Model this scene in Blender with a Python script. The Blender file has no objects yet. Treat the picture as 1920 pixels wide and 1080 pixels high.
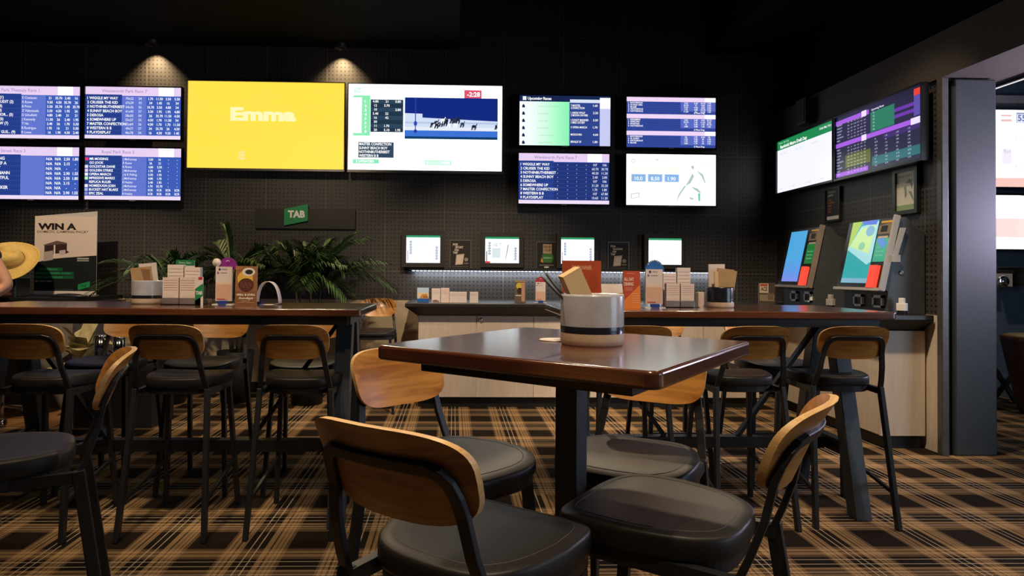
import bpy, math, random
from mathutils import Vector, Matrix
random.seed(7)
PI = math.pi
SC = bpy.context.scene
COL = SC.collection
# ------------------------------------------------------------------ camera
F_PX, CX, CY, EYE = 1220.0, 883.0, 496.0, 1.222
cam_d = bpy.data.cameras.new('camera')
cam = bpy.data.objects.new('camera', cam_d); COL.objects.link(cam)
cam_d.sensor_width = 36.0
cam_d.lens = F_PX / 1920 * 36.0
cam_d.shift_x = (960 - CX) / 1920
cam_d.shift_y = -(540 - CY) / 1920
cam_d.clip_start = 0.02
CROT = Matrix.Rotation(math.radians(-1.55), 3, 'Z') @ Matrix.Rotation(PI / 2 + 0.0146, 3, 'X') @ Matrix.Rotation(0.008, 3, 'Z')
cam.matrix_world = Matrix.Translation((0, 0, EYE)) @ CROT.to_4x4()
SC.camera = cam
# ------------------------------------------------------------------ view and world
SC.view_settings.view_transform = 'Standard'
SC.view_settings.look = 'None'
SC.view_settings.exposure = 0.0
SC.view_settings.gamma = 1.0
SC.view_settings.use_curve_mapping = False
try:
    SC.cycles.use_denoising = True
    SC.cycles.max_bounces = 8
    SC.cycles.sample_clamp_indirect = 4.0
except Exception:
    pass
W = bpy.data.worlds.new('world'); SC.world = W
W.use_nodes = True
W.node_tree.nodes['Background'].inputs[0].default_value = (0.85, 0.9, 1.0, 1)
W.node_tree.nodes['Background'].inputs[1].default_value = 0.02
# ------------------------------------------------------------------ lights
def area(name, loc, aim, size, size_y, power, col):
    d = bpy.data.lights.new(name, 'AREA'); d.shape = 'RECTANGLE'; d.size = size; d.size_y = size_y
    d.energy = power; d.color = col
    o = bpy.data.objects.new(name, d); COL.objects.link(o)
    o.location = loc
    o.rotation_euler = (Vector(aim) - Vector(loc)).to_track_quat('-Z', 'Y').to_euler()
    return o
def spot(name, loc, aim, power, col, angle=70, blend=0.6, radius=0.04):
    d = bpy.data.lights.new(name, 'SPOT'); d.energy = power; d.color = col
    d.spot_size = math.radians(angle); d.spot_blend = blend; d.shadow_soft_size = radius
    o = bpy.data.objects.new(name, d); COL.objects.link(o)
    o.location = loc
    o.rotation_euler = (Vector(aim) - Vector(loc)).to_track_quat('-Z', 'Y').to_euler()
    return o
WARM = (1.0, 0.77, 0.52)
COOL = (0.62, 0.78, 1.0)
# daylight through the shop front behind and to the right of the viewpoint
area('daylight_window', (6.2, -0.2, 1.7), (0.5, 2.4, 0.5), 2.6, 2.2, 70, COOL)
# recessed spots in the dark ceiling: a row over the seating, a row tilted to the counter and the back wall, and added fill spots
for _x, _y, _ax, _ay, _az, _p, _a in (
        (-2.3, 1.75, -2.2, 2.1, 0, 80, 75), (-0.85, 1.75, -0.8, 2.1, 0, 110, 75), (0.2, 0.2, 0.2, 1.75, 1.0, 120, 52), (0.38, 1.02, 0.38, 1.05, 0, 130, 60),
        (1.9, 1.75, 1.9, 2.0, 0, 120, 75), (3.3, 2.2, 3.2, 2.5, 0, 130, 75),
        (-1.3, 2.0, -1.4, 3.5, 1.1, 230, 42), (1.2, 2.0, 1.2, 3.5, 1.1, 230, 42),
        (0.9, 5.5, 0.4, 1.4, 0.7, 150, 42), (-1.3, 5.6, -1.2, 2.6, 0.8, 110, 45), (2.3, 5.4, 1.9, 2.6, 0.8, 130, 45),
        (0.2, 3.7, 0.2, 6.0, 0.4, 380, 62), (1.9, 3.5, 2.4, 5.4, 0.4, 400, 62), (-1.6, 4.0, -1.7, 6.3, 0.9, 170, 65), (-3.2, 3.4, -3.6, 5.8, 1.2, 330, 46), (2.2, 3.6, 3.4, 5.0, 1.6, 90, 50), (5.1, 4.6, 5.3, 5.8, 0.5, 110, 55)):  # last three added to brighten the hat corner, side wall poster and tub seat
    spot('ceiling_spot', (_x, _y, 3.5), (_ax, _ay, _az), _p, WARM, _a, 0.7, 0.05)

# ------------------------------------------------------------------ pixel rays (used only to place real things on real surfaces)
def _ray(px, py):
    return CROT @ Vector(((px - CX) / F_PX, -(py - CY) / F_PX, -1.0))
def aty(px, py, Y):
    r = _ray(px, py); return Vector((0, 0, EYE)) + r * (Y / r.y)
def atz(px, py, Z):
    r = _ray(px, py); return Vector((0, 0, EYE)) + r * ((Z - EYE) / r.z)
def atx(px, py, X):
    r = _ray(px, py); return Vector((0, 0, EYE)) + r * (X / r.x)

# ------------------------------------------------------------------ materials
def lin(c):
    if isinstance(c, str):
        c = [int(c[i:i + 2], 16) / 255 for i in (1, 3, 5)]
        c = [x / 12.92 if x <= 0.04045 else ((x + 0.055) / 1.055) ** 2.4 for x in c]
    return (c[0], c[1], c[2], 1)
MATS = {}
def newmat(name):
    m = bpy.data.materials.new(name); m.use_nodes = True; MATS[name] = m
    nt = m.node_tree
    return m, nt, nt.nodes['Principled BSDF']
def N(nt, t, **kw):
    n = nt.nodes.new(t)
    for k, v in kw.items():
        setattr(n, k, v)
    return n
def surf(name, col, rough=0.5, metal=0.0, var=0.12, scale=30, bump=0.0, coat=0.0, spec=0.5, trans=0.0):
    m, nt, b = newmat(name)
    c = lin(col)
    tc = N(nt, 'ShaderNodeTexCoord'); nz = N(nt, 'ShaderNodeTexNoise')
    nz.inputs['Scale'].default_value = scale; nz.inputs['Detail'].default_value = 3
    nt.links.new(tc.outputs['Object'], nz.inputs['Vector'])
    rp = N(nt, 'ShaderNodeValToRGB')
    rp.color_ramp.elements[0].position = 0.3; rp.color_ramp.elements[1].position = 0.7
    rp.color_ramp.elements[0].color = [x * (1 - var) for x in c[:3]] + [1]
    rp.color_ramp.elements[1].color = [min(1, x * (1 + var)) for x in c[:3]] + [1]
    nt.links.new(nz.outputs['Fac'], rp.inputs['Fac'])
    nt.links.new(rp.outputs['Color'], b.inputs['Base Color'])
    b.inputs['Roughness'].default_value = rough; b.inputs['Metallic'].default_value = metal
    b.inputs['Coat Weight'].default_value = coat
    b.inputs['Specular IOR Level'].default_value = spec
    b.inputs['Transmission Weight'].default_value = trans
    if bump:
        bp = N(nt, 'ShaderNodeBump'); bp.inputs['Strength'].default_value = bump; bp.inputs['Distance'].default_value = 0.002
        nt.links.new(nz.outputs['Fac'], bp.inputs['Height']); nt.links.new(bp.outputs['Normal'], b.inputs['Normal'])
    return m
def glow(col, strength=1.0):
    key = 'glow_%s_%g' % (str(col), strength)
    if key in MATS: return MATS[key]
    m, nt, b = newmat(key)
    c = lin(col)
    b.inputs['Base Color'].default_value = (0.01, 0.01, 0.01, 1)
    b.inputs['Roughness'].default_value = 0.25
    b.inputs['Emission Color'].default_value = c
    b.inputs['Emission Strength'].default_value = strength
    return m
def ink(col, rough=0.5):
    key = 'ink_%s' % str(col)
    if key in MATS: return MATS[key]
    m = surf(key, col, rough, var=0.04, scale=60)
    return m
def wood(name, dark, light, rough=0.4, sx=3.0, sy=40.0, sz=40.0, coat=0.0, dist=2.0):
    m, nt, b = newmat(name)
    tc = N(nt, 'ShaderNodeTexCoord'); mp = N(nt, 'ShaderNodeMapping')
    mp.inputs['Scale'].default_value = (sx, sy, sz)
    nt.links.new(tc.outputs['Object'], mp.inputs['Vector'])
    nz = N(nt, 'ShaderNodeTexNoise'); nz.inputs['Scale'].default_value = 1.0; nz.inputs['Detail'].default_value = 5
    nz.inputs['Distortion'].default_value = dist * 0.4
    nt.links.new(mp.outputs['Vector'], nz.inputs['Vector'])
    rp = N(nt, 'ShaderNodeValToRGB')
    rp.color_ramp.elements[0].position = 0.32; rp.color_ramp.elements[1].position = 0.68
    rp.color_ramp.elements[0].color = lin(dark); rp.color_ramp.elements[1].color = lin(light)
    nt.links.new(nz.outputs['Fac'], rp.inputs['Fac'])
    nt.links.new(rp.outputs['Color'], b.inputs['Base Color'])
    b.inputs['Roughness'].default_value = rough; b.inputs['Coat Weight'].default_value = coat
    b.inputs['Coat Roughness'].default_value = 0.17
    return m

surf('black_metal', (0.010, 0.0105, 0.012), 0.45, var=0.15, scale=40)
surf('slate_metal', (0.036, 0.045, 0.056), 0.45, var=0.1, scale=30)
surf('vinyl', (0.015, 0.013, 0.0115), 0.46, var=0.15, scale=120, bump=0.15, spec=0.32)
surf('seam_thread', (0.05, 0.043, 0.036), 0.6)
wood('back_wood', (0.29, 0.105, 0.018), (0.60, 0.275, 0.06), 0.36, 2.2, 26, 38, coat=0.2)
wood('ply_edge', (0.62, 0.36, 0.13), (0.80, 0.52, 0.22), 0.45, 2, 60, 160)
wood('table_wood', (0.080, 0.023, 0.009), (0.135, 0.043, 0.016), 0.20, 3, 45, 45, coat=1.0)
surf('plastic_black', (0.012, 0.012, 0.014), 0.35)
surf('bezel', (0.010, 0.010, 0.012), 0.25)
surf('bezel_silver', (0.30, 0.28, 0.26), 0.3, metal=0.8)
surf('frame_dark', (0.02, 0.018, 0.016), 0.5)
surf('counter_top', (0.026, 0.024, 0.023), 0.38, coat=0.1)
surf('counter_apron', (0.016, 0.014, 0.013), 0.5)
surf('kick', (0.008, 0.008, 0.008), 0.5)
wood('birch', (0.58, 0.49, 0.40), (0.66, 0.56, 0.46), 0.5, 30, 30, 3, dist=0.6)
surf('wainscot', (0.46, 0.37, 0.26), 0.6, var=0.05, scale=4)
surf('ceiling_black', (0.0025, 0.0025, 0.003), 0.9, spec=0.1)
surf('beam', (0.065, 0.052, 0.042), 0.7)
surf('column', (0.036, 0.042, 0.045), 0.5, var=0.18, scale=80)
surf('post_metal', (0.10, 0.095, 0.09), 0.35, metal=0.3)
surf('navy_wall', (0.05, 0.08, 0.12), 0.6)
surf('paper', (0.80, 0.70, 0.64), 0.7, var=0.03)
surf('paper_pink', (0.83, 0.66, 0.58), 0.7, var=0.03)
surf('paper_edge', (0.6, 0.5, 0.44), 0.8, var=0.1, scale=300)
surf('glaze_grey', (0.46, 0.46, 0.51), 0.25, var=0.08, scale=25, coat=0.3)
surf('glaze_navy', (0.012, 0.014, 0.022), 0.25, coat=0.3)
surf('clay', (0.62, 0.47, 0.33), 0.55, var=0.05, scale=60)
surf('kraft', (0.50, 0.32, 0.15), 0.7, var=0.08, scale=20)
surf('tan_board', (0.80, 0.55, 0.27), 0.6, var=0.05, scale=15)
surf('straw', (0.72, 0.50, 0.14), 0.75, var=0.25, scale=180, bump=0.5)
surf('skin', (0.62, 0.32, 0.20), 0.5, var=0.06, scale=25)
surf('shirt', (0.03, 0.03, 0.035), 0.8)
surf('trousers', (0.025, 0.028, 0.04), 0.8)
surf('hair', (0.03, 0.018, 0.01), 0.6)
surf('leaf', (0.045, 0.10, 0.024), 0.45, var=0.5, scale=9)
surf('leaf_stem', (0.10, 0.085, 0.035), 0.6, var=0.3)
surf('pale_leaf', (0.42, 0.36, 0.18), 0.6, var=0.35, scale=14)
surf('plant_pot', (0.015, 0.014, 0.013), 0.6)
surf('soil', (0.02, 0.013, 0.008), 0.9)
surf('chrome', (0.75, 0.75, 0.76), 0.12, metal=1.0)
surf('white_plastic', (0.75, 0.74, 0.72), 0.4, var=0.03)
surf('grey_plastic', (0.33, 0.32, 0.31), 0.45, var=0.05)
surf('kiosk_dark', (0.045, 0.05, 0.058), 0.4)
surf('kiosk_black', (0.008, 0.008, 0.009), 0.3)
surf('copper', (0.45, 0.16, 0.08), 0.35, metal=0.8)
surf('desk_top', (0.20, 0.17, 0.145), 0.45)
wood('timber_floor', (0.24, 0.11, 0.035), (0.36, 0.18, 0.06), 0.45, 2, 14, 14)
wood('barrel_wood', (0.045, 0.014, 0.008), (0.09, 0.03, 0.016), 0.4, 20, 20, 3)
def glass_mat():
    m, nt, b = newmat('acrylic')
    b.inputs['Base Color'].default_value = (0.95, 0.97, 1, 1)
    b.inputs['Roughness'].default_value = 0.05
    b.inputs['Transmission Weight'].default_value = 1.0
    b.inputs['IOR'].default_value = 1.2
    nz = N(nt, 'ShaderNodeTexNoise'); nz.inputs['Scale'].default_value = 8
    mr = N(nt, 'ShaderNodeMapRange'); mr.inputs['To Min'].default_value = 0.03; mr.inputs['To Max'].default_value = 0.09
    nt.links.new(nz.outputs['Fac'], mr.inputs['Value']); nt.links.new(mr.outputs['Result'], b.inputs['Roughness'])
glass_mat()

def carpet():
    m, nt, b = newmat('carpet')
    geo = N(nt, 'ShaderNodeNewGeometry'); sp = N(nt, 'ShaderNodeSeparateXYZ')
    nt.links.new(geo.outputs['Position'], sp.inputs[0])
    DK, BR, TN, WH, MB_ = (0.014, 0.009, 0.006), (0.09, 0.05, 0.024), (0.46, 0.29, 0.14), (0.78, 0.63, 0.45), (0.19, 0.115, 0.058)
    def axis(sock, off, period, stops):
        a = N(nt, 'ShaderNodeMath', operation='SUBTRACT'); a.inputs[1].default_value = off
        nt.links.new(sock, a.inputs[0])
        d = N(nt, 'ShaderNodeMath', operation='DIVIDE'); d.inputs[1].default_value = period
        nt.links.new(a.outputs[0], d.inputs[0])
        f = N(nt, 'ShaderNodeMath', operation='FRACT'); nt.links.new(d.outputs[0], f.inputs[0])
        rp = N(nt, 'ShaderNodeValToRGB'); cr = rp.color_ramp; cr.interpolation = 'CONSTANT'
        cr.elements[0].position = 0; cr.elements[0].color = (*stops[0][1], 1)
        cr.elements[1].position = stops[1][0]; cr.elements[1].color = (*stops[1][1], 1)
        for p, c in stops[2:]:
            e = cr.elements.new(p); e.color = (*c, 1)
        nt.links.new(f.outputs[0], rp.inputs['Fac'])
        return rp.outputs['Color']
    half = [(0, DK), (0.19, MB_), (0.215, TN), (0.25, MB_), (0.262, TN), (0.30, BR), (0.318, TN), (0.345, MB_), (0.355, TN), (0.37, DK), (0.435, WH), (0.449, DK), (0.505, WH), (0.519, DK), (0.58, TN),
            (0.635, BR), (0.653, TN), (0.69, MB_), (0.70, TN), (0.735, BR), (0.745, TN), (0.77, MB_), (0.81, DK)]
    cx_ = axis(sp.outputs['X'], 2.0, 0.44, half)
    halfy = [(0, DK), (0.19, MB_), (0.25, TN), (0.27, MB_), (0.305, WH), (0.317, MB_), (0.36, TN), (0.395, DK), (0.455, WH), (0.468, DK), (0.545, WH), (0.556, DK), (0.60, MB_), (0.645, TN),
             (0.70, BR), (0.715, TN), (0.765, MB_), (0.81, DK)]
    cy_ = axis(sp.outputs['Y'], 3.013, 0.50, halfy)
    # weave: fine diagonal twill decides warp or weft
    ad = N(nt, 'ShaderNodeMath', operation='ADD'); nt.links.new(sp.outputs['X'], ad.inputs[0]); nt.links.new(sp.outputs['Y'], ad.inputs[1])
    ml = N(nt, 'ShaderNodeMath', operation='MULTIPLY'); ml.inputs[1].default_value = 210; nt.links.new(ad.outputs[0], ml.inputs[0])
    fr = N(nt, 'ShaderNodeMath', operation='FRACT'); nt.links.new(ml.outputs[0], fr.inputs[0])
    mr = N(nt, 'ShaderNodeMapRange'); mr.inputs['To Min'].default_value = 0.36; mr.inputs['To Max'].default_value = 0.64
    nt.links.new(fr.outputs[0], mr.inputs['Value'])
    mx = N(nt, 'ShaderNodeMix', data_type='RGBA'); nt.links.new(mr.outputs['Result'], mx.inputs['Factor'])
    nt.links.new(cx_, mx.inputs['A']); nt.links.new(cy_, mx.inputs['B'])
    nz = N(nt, 'ShaderNodeTexNoise'); nz.inputs['Scale'].default_value = 350; nz.inputs['Detail'].default_value = 2
    nt.links.new(geo.outputs['Position'], nz.inputs['Vector'])
    mr2 = N(nt, 'ShaderNodeMapRange'); mr2.inputs['From Min'].default_value = 0.3; mr2.inputs['From Max'].default_value = 0.7
    mr2.inputs['To Min'].default_value = 0.6; mr2.inputs['To Max'].default_value = 1.3
    nt.links.new(nz.outputs['Fac'], mr2.inputs['Value'])
    m2 = N(nt, 'ShaderNodeMix', data_type='RGBA', blend_type='MULTIPLY'); m2.inputs['Factor'].default_value = 1
    nt.links.new(mx.outputs['Result'], m2.inputs['A']); nt.links.new(mr2.outputs['Result'], m2.inputs['B'])
    nt.links.new(m2.outputs['Result'], b.inputs['Base Color'])
    b.inputs['Roughness'].default_value = 0.95; b.inputs['Specular IOR Level'].default_value = 0.1
    bp = N(nt, 'ShaderNodeBump'); bp.inputs['Strength'].default_value = 0.4; bp.inputs['Distance'].default_value = 0.004
    nt.links.new(nz.outputs['Fac'], bp.inputs['Height']); nt.links.new(bp.outputs['Normal'], b.inputs['Normal'])
carpet()

def pegboard(name, axis, off_u, off_z):
    """dark acoustic tiles 0.6 m square: 15 x 15 drilled holes and a seam round each tile"""
    m, nt, b = newmat(name)
    geo = N(nt, 'ShaderNodeNewGeometry'); sp = N(nt, 'ShaderNodeSeparateXYZ')
    nt.links.new(geo.outputs['Position'], sp.inputs[0])
    def frac(sock, off, per):
        a = N(nt, 'ShaderNodeMath', operation='SUBTRACT'); a.inputs[1].default_value = off; nt.links.new(sock, a.inputs[0])
        d = N(nt, 'ShaderNodeMath', operation='DIVIDE'); d.inputs[1].default_value = per; nt.links.new(a.outputs[0], d.inputs[0])
        f = N(nt, 'ShaderNodeMath', operation='FRACT'); nt.links.new(d.outputs[0], f.inputs[0])
        c = N(nt, 'ShaderNodeMath', operation='SUBTRACT'); c.inputs[1].default_value = 0.5; nt.links.new(f.outputs[0], c.inputs[0])
        return c.outputs[0]
    u, z = sp.outputs[axis], sp.outputs['Z']
    hu, hz = frac(u, off_u + 0.0204, 0.614 / 15), frac(z, off_z + 0.0204, 0.614 / 15)
    cv = N(nt, 'ShaderNodeCombineXYZ'); nt.links.new(hu, cv.inputs[0]); nt.links.new(hz, cv.inputs[1])
    ln = N(nt, 'ShaderNodeVectorMath', operation='LENGTH'); nt.links.new(cv.outputs[0], ln.inputs[0])
    hole = N(nt, 'ShaderNodeMath', operation='LESS_THAN'); hole.inputs[1].default_value = 0.19; nt.links.new(ln.outputs['Value'], hole.inputs[0])
    su, sz = frac(u, off_u + 0.307, 0.614), frac(z, off_z + 0.307, 0.614)
    seams = []
    for s in (su, sz):
        a = N(nt, 'ShaderNodeMath', operation='ABSOLUTE'); nt.links.new(s, a.inputs[0])
        g = N(nt, 'ShaderNodeMath', operation='GREATER_THAN'); g.inputs[1].default_value = 0.4955; nt.links.new(a.outputs[0], g.inputs[0])
        seams.append(g.outputs[0])
    sm = N(nt, 'ShaderNodeMath', operation='MAXIMUM'); nt.links.new(seams[0], sm.inputs[0]); nt.links.new(seams[1], sm.inputs[1])
    nz = N(nt, 'ShaderNodeTexNoise'); nz.inputs['Scale'].default_value = 2.0; nt.links.new(geo.outputs['Position'], nz.inputs['Vector'])
    rp = N(nt, 'ShaderNodeValToRGB')
    rp.color_ramp.elements[0].color = (0.038, 0.035, 0.034, 1); rp.color_ramp.elements[1].color = (0.054, 0.049, 0.047, 1)
    nt.links.new(nz.outputs['Fac'], rp.inputs['Fac'])
    m1 = N(nt, 'ShaderNodeMix', data_type='RGBA'); nt.links.new(sm.outputs[0], m1.inputs['Factor'])
    nt.links.new(rp.outputs['Color'], m1.inputs['A']); m1.inputs['B'].default_value = (0.11, 0.095, 0.08, 1)
    m2 = N(nt, 'ShaderNodeMix', data_type='RGBA'); nt.links.new(hole.outputs[0], m2.inputs['Factor'])
    nt.links.new(m1.outputs['Result'], m2.inputs['A']); m2.inputs['B'].default_value = (0.003, 0.003, 0.003, 1)
    nt.links.new(m2.outputs['Result'], b.inputs['Base Color'])
    b.inputs['Roughness'].default_value = 0.5
pegboard('pegboard_back', 'X', -1.016, 1.553)
pegboard('pegboard_right', 'Y', 6.75, 1.553)

# ------------------------------------------------------------------ mesh builder
_tcache = {}
def text_mesh(s, bold=0.0):
    k = (s, bold)
    if k in _tcache: return _tcache[k]
    cu = bpy.data.curves.new('txt', 'FONT'); cu.body = s; cu.size = 1.0; cu.resolution_u = 2; cu.offset = bold
    ob = bpy.data.objects.new('txt', cu)
    me = ob.to_mesh()
    vs = [(v.co.x, v.co.y) for v in me.vertices]; fs = [tuple(p.vertices) for p in me.polygons]
    ob.to_mesh_clear(); bpy.data.objects.remove(ob); bpy.data.curves.remove(cu)
    x0 = min([v[0] for v in vs], default=0); x1 = max([v[0] for v in vs], default=0)
    _tcache[k] = (vs, fs, x0, x1)
    return _tcache[k]
class MB:
    def __init__(s): s.v = []; s.f = []; s.m = []; s.sm = []; s.slots = []
    def slot(s, m):
        if not isinstance(m, str): m = m.name
        if m not in s.slots: s.slots.append(m)
        return s.slots.index(m)
    def add(s, vs, fs, m, smooth=False):
        b = len(s.v); k = s.slot(m)
        s.v += [tuple(v) for v in vs]
        for f in fs:
            s.f.append(tuple(i + b for i in f)); s.m.append(k); s.sm.append(smooth)
    def quad(s, pts, m): s.add(pts, [tuple(range(len(pts)))], m)
    def obox(s, c, ax, ay, az, m):
        c, ax, ay, az = Vector(c), Vector(ax), Vector(ay), Vector(az)
        vs = [c + ax * i + ay * j + az * k for k in (-1, 1) for j in (-1, 1) for i in (-1, 1)]
        s.add(vs, [(0, 2, 3, 1), (4, 5, 7, 6), (0, 1, 5, 4), (2, 6, 7, 3), (0, 4, 6, 2), (1, 3, 7, 5)], m)
    def box(s, x0, x1, y0, y1, z0, z1, m):
        s.obox(((x0 + x1) / 2, (y0 + y1) / 2, (z0 + z1) / 2), ((x1 - x0) / 2, 0, 0), (0, (y1 - y0) / 2, 0), (0, 0, (z1 - z0) / 2), m)
    def bar(s, p, q, w, d, m, side=(1, 0, 0)):
        p, q = Vector(p), Vector(q); a = (q - p); L = a.length; a.normalize()
        u = Vector(side); u = (u - a * u.dot(a)).normalized(); n = a.cross(u)
        s.obox((p + q) / 2, u * w / 2, n * d / 2, a * L / 2, m)
    def path(s, pts, w, d, m, up):
        """flat strip swept along pts; width w across `up` cross tangent, depth d along up-ish normal"""
        pts = [Vector(p) for p in pts]; up = Vector(up); rings = []
        for i, p in enumerate(pts):
            t = (pts[min(i + 1, len(pts) - 1)] - pts[max(i - 1, 0)]).normalized()
            n = (up - t * up.dot(t)).normalized(); b = t.cross(n)
            k = 1.0
            if 0 < i < len(pts) - 1:
                c = (pts[i] - pts[i - 1]).normalized().dot(t); k = 1 / max(c, 0.5)
            rings.append([p + b * w / 2 * k + n * d / 2, p - b * w / 2 * k + n * d / 2, p - b * w / 2 * k - n * d / 2, p + b * w / 2 * k - n * d / 2])
        vs = [v for r in rings for v in r]; fs = []
        for i in range(len(pts) - 1):
            for j in range(4):
                a, b_ = i * 4 + j, i * 4 + (j + 1) % 4
                fs.append((a, b_, b_ + 4, a + 4))
        L = len(pts) - 1
        fs += [(3, 2, 1, 0), (L * 4, L * 4 + 1, L * 4 + 2, L * 4 + 3)]
        s.add(vs, fs, m)
    def tube(s, pts, r, m, n=8, caps=True):
        pts = [Vector(p) for p in pts]; rings = []
        prev = None
        for i, p in enumerate(pts):
            t = (pts[min(i + 1, len(pts) - 1)] - pts[max(i - 1, 0)]).normalized()
            if prev is None:
                prev = Vector((0, 0, 1)) if abs(t.z) < 0.9 else Vector((1, 0, 0))
            u = (prev - t * prev.dot(t)).normalized(); w = t.cross(u); prev = u
            rr = r[i] if isinstance(r, (list, tuple)) else r
            rings.append([p + (u * math.cos(2 * PI * k / n) + w * math.sin(2 * PI * k / n)) * rr for k in range(n)])
        vs = [v for r_ in rings for v in r_]; fs = []
        for i in range(len(pts) - 1):
            for k in range(n):
                a, b = i * n + k, i * n + (k + 1) % n
                fs.append((a, b, b + n, a + n))
        if caps:
            fs.append(tuple(reversed(range(n)))); fs.append(tuple(range((len(pts) - 1) * n, len(pts) * n)))
        s.add(vs, fs, m, True)
    def lathe(s, prof, m, n=32, c=(0, 0, 0), capb=True, capt=False):
        cx, cy, cz = c
        vs = [(cx + r * math.cos(2 * PI * k / n), cy + r * math.sin(2 * PI * k / n), cz + z) for r, z in prof for k in range(n)]
        fs = []
        for i in range(len(prof) - 1):
            for k in range(n):
                a, b = i * n + k, i * n + (k + 1) % n
                fs.append((a, b, b + n, a + n))
        if capb: fs.append(tuple(reversed(range(n))))
        if capt: fs.append(tuple(range((len(prof) - 1) * n, len(prof) * n)))
        s.add(vs, fs, m, True)
    def prism(s, pts, ext, m):
        """polygon pts (3d) extruded by vector ext"""
        pts = [Vector(p) for p in pts]; e = Vector(ext); n = len(pts)
        fs = [tuple(range(n)), tuple(reversed(range(n, 2 * n)))] + [(i, i + n, (i + 1) % n + n, (i + 1) % n) for i in range(n)]
        s.add(pts + [p + e for p in pts], fs, m)
    def loft(s, rings, m, smooth=True, capb=True, capt=True):
        n = len(rings[0]); vs = [v for r in rings for v in r]; fs = []
        for i in range(len(rings) - 1):
            for k in range(n):
                a, b = i * n + k, i * n + (k + 1) % n
                fs.append((a, b, b + n, a + n))
        if capb: fs.append(tuple(reversed(range(n))))
        if capt: fs.append(tuple(range((len(rings) - 1) * n, len(rings) * n)))
        s.add(vs, fs, m, smooth)
    def build(s, name, parent=None, bevel=0.0, seg=2):
        me = bpy.data.meshes.new(name)
        me.from_pydata(s.v, [], s.f)
        for m in s.slots: me.materials.append(MATS[m])
        me.polygons.foreach_set('material_index', s.m)
        me.polygons.foreach_set('use_smooth', s.sm)
        me.update()
        o = bpy.data.objects.new(name, me); COL.objects.link(o)
        if parent: o.parent = parent
        if bevel:
            b = o.modifiers.new('bevel', 'BEVEL'); b.width = bevel; b.segments = seg; b.limit_method = 'ANGLE'; b.angle_limit = math.radians(40)
        return o
def rounded_slab(mb, hx, hy, z0, z1, r, e, m):
    def ring(ins, z):
        pts = []
        for cx, cy, a0 in ((hx - r, hy - r, 0), (-hx + r, hy - r, 90), (-hx + r, -hy + r, 180), (hx - r, -hy + r, 270)):
            for k in range(7):
                a = math.radians(a0 + 15 * k); pts.append((cx + (r - ins) * math.cos(a), cy + (r - ins) * math.sin(a), z))
        return pts
    pr = [(e * (1 - math.cos(k * PI / 8)), e * (1 - math.sin(k * PI / 8))) for k in range(5)]     # (inset, drop)
    mb.loft([ring(i, z0 + d) for i, d in reversed(pr)], m, True, False, False)
    mb.loft([ring(0, z0 + e), ring(0, z1 - e)], m, False, False, False)
    mb.loft([ring(i, z1 - d) for i, d in pr], m, True, False, False)
    n = 28
    mb.add(ring(e, z1), [tuple(range(n))], m, False); mb.add(ring(e, z0), [tuple(reversed(range(n)))], m, False)
class Canvas:
    """flat printed or lit area: o = top-left corner, r = unit right, d = unit down, w x h metres; coordinates 0..1"""
    def __init__(s, mb, o, r, d, w, h, step=0.0007):
        s.mb = mb; s.o = Vector(o); s.r = Vector(r).normalized(); s.d = Vector(d).normalized(); s.w = w; s.h = h
        s.n = s.d.cross(s.r); s.step = step      # toward the viewer
    def p(s, x, y, l=0): return s.o + s.r * (x * s.w) + s.d * (y * s.h) + s.n * (l * s.step)
    def rect(s, x0, y0, x1, y1, m, l=1):
        s.mb.quad([s.p(x0, y0, l), s.p(x0, y1, l), s.p(x1, y1, l), s.p(x1, y0, l)], m)
    def poly(s, pts, m, l=1): s.mb.quad([s.p(x, y, l) for x, y in pts], m)
    def disc(s, x, y, rx, ry, m, l=1, n=20):
        s.poly([(x + rx * math.cos(-2 * PI * k / n), y + ry * math.sin(-2 * PI * k / n)) for k in range(n)], m, l)
    def text(s, t, x, y, size, m, l=2, align='L', bold=0.0, stretch=1.0, width=None, shear=0.0, rot=0):
        """y = baseline, size = cap-height-ish in fraction of h"""
        vs, fs, x0, x1 = text_mesh(t, bold)
        if not vs: return
        k = size * s.h / 0.7
        kx = k * stretch
        if width: kx = width * s.w / max(1e-6, x1 - x0)
        off = {'L': -x0, 'C': -(x0 + x1) / 2, 'R': -x1}[align]
        base = s.p(x, y, l)
        ru, up = s.r, -s.d
        if rot == 90: ru, up = -s.d, -s.r
        if rot == -90: ru, up = s.d, s.r
        s.mb.add([base + ru * ((vx + off) * kx + vy * k * shear) + up * (vy * k) for vx, vy in vs], fs, m)

def put(o, label, cat, group=None, kind=None):
    if label: o['label'] = label
    if cat: o['category'] = cat
    if group: o['group'] = group
    if kind: o['kind'] = kind
    return o
def thing(name, label, cat, loc=(0, 0, 0), rotz=0.0, group=None):
    o = bpy.data.objects.new(name, None); o.empty_display_size = 0.1; COL.objects.link(o)
    o.location = loc; o.rotation_euler = (0, 0, rotz)
    return put(o, label, cat, group)
def structure(mb, name, bevel=0.0):
    o = mb.build(name, None, bevel); o['kind'] = 'structure'; return o
def copy_tree(root, loc, rotz, label, group=None):
    r = root.copy(); COL.objects.link(r); r.location = loc; r.rotation_euler = (0, 0, rotz)
    r['label'] = label
    if group: r['group'] = group
    def rec(src, dst):
        for ch in src.children:
            c = ch.copy(); COL.objects.link(c); c.parent = dst
            rec(ch, c)
    rec(root, r)
    return r

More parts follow.
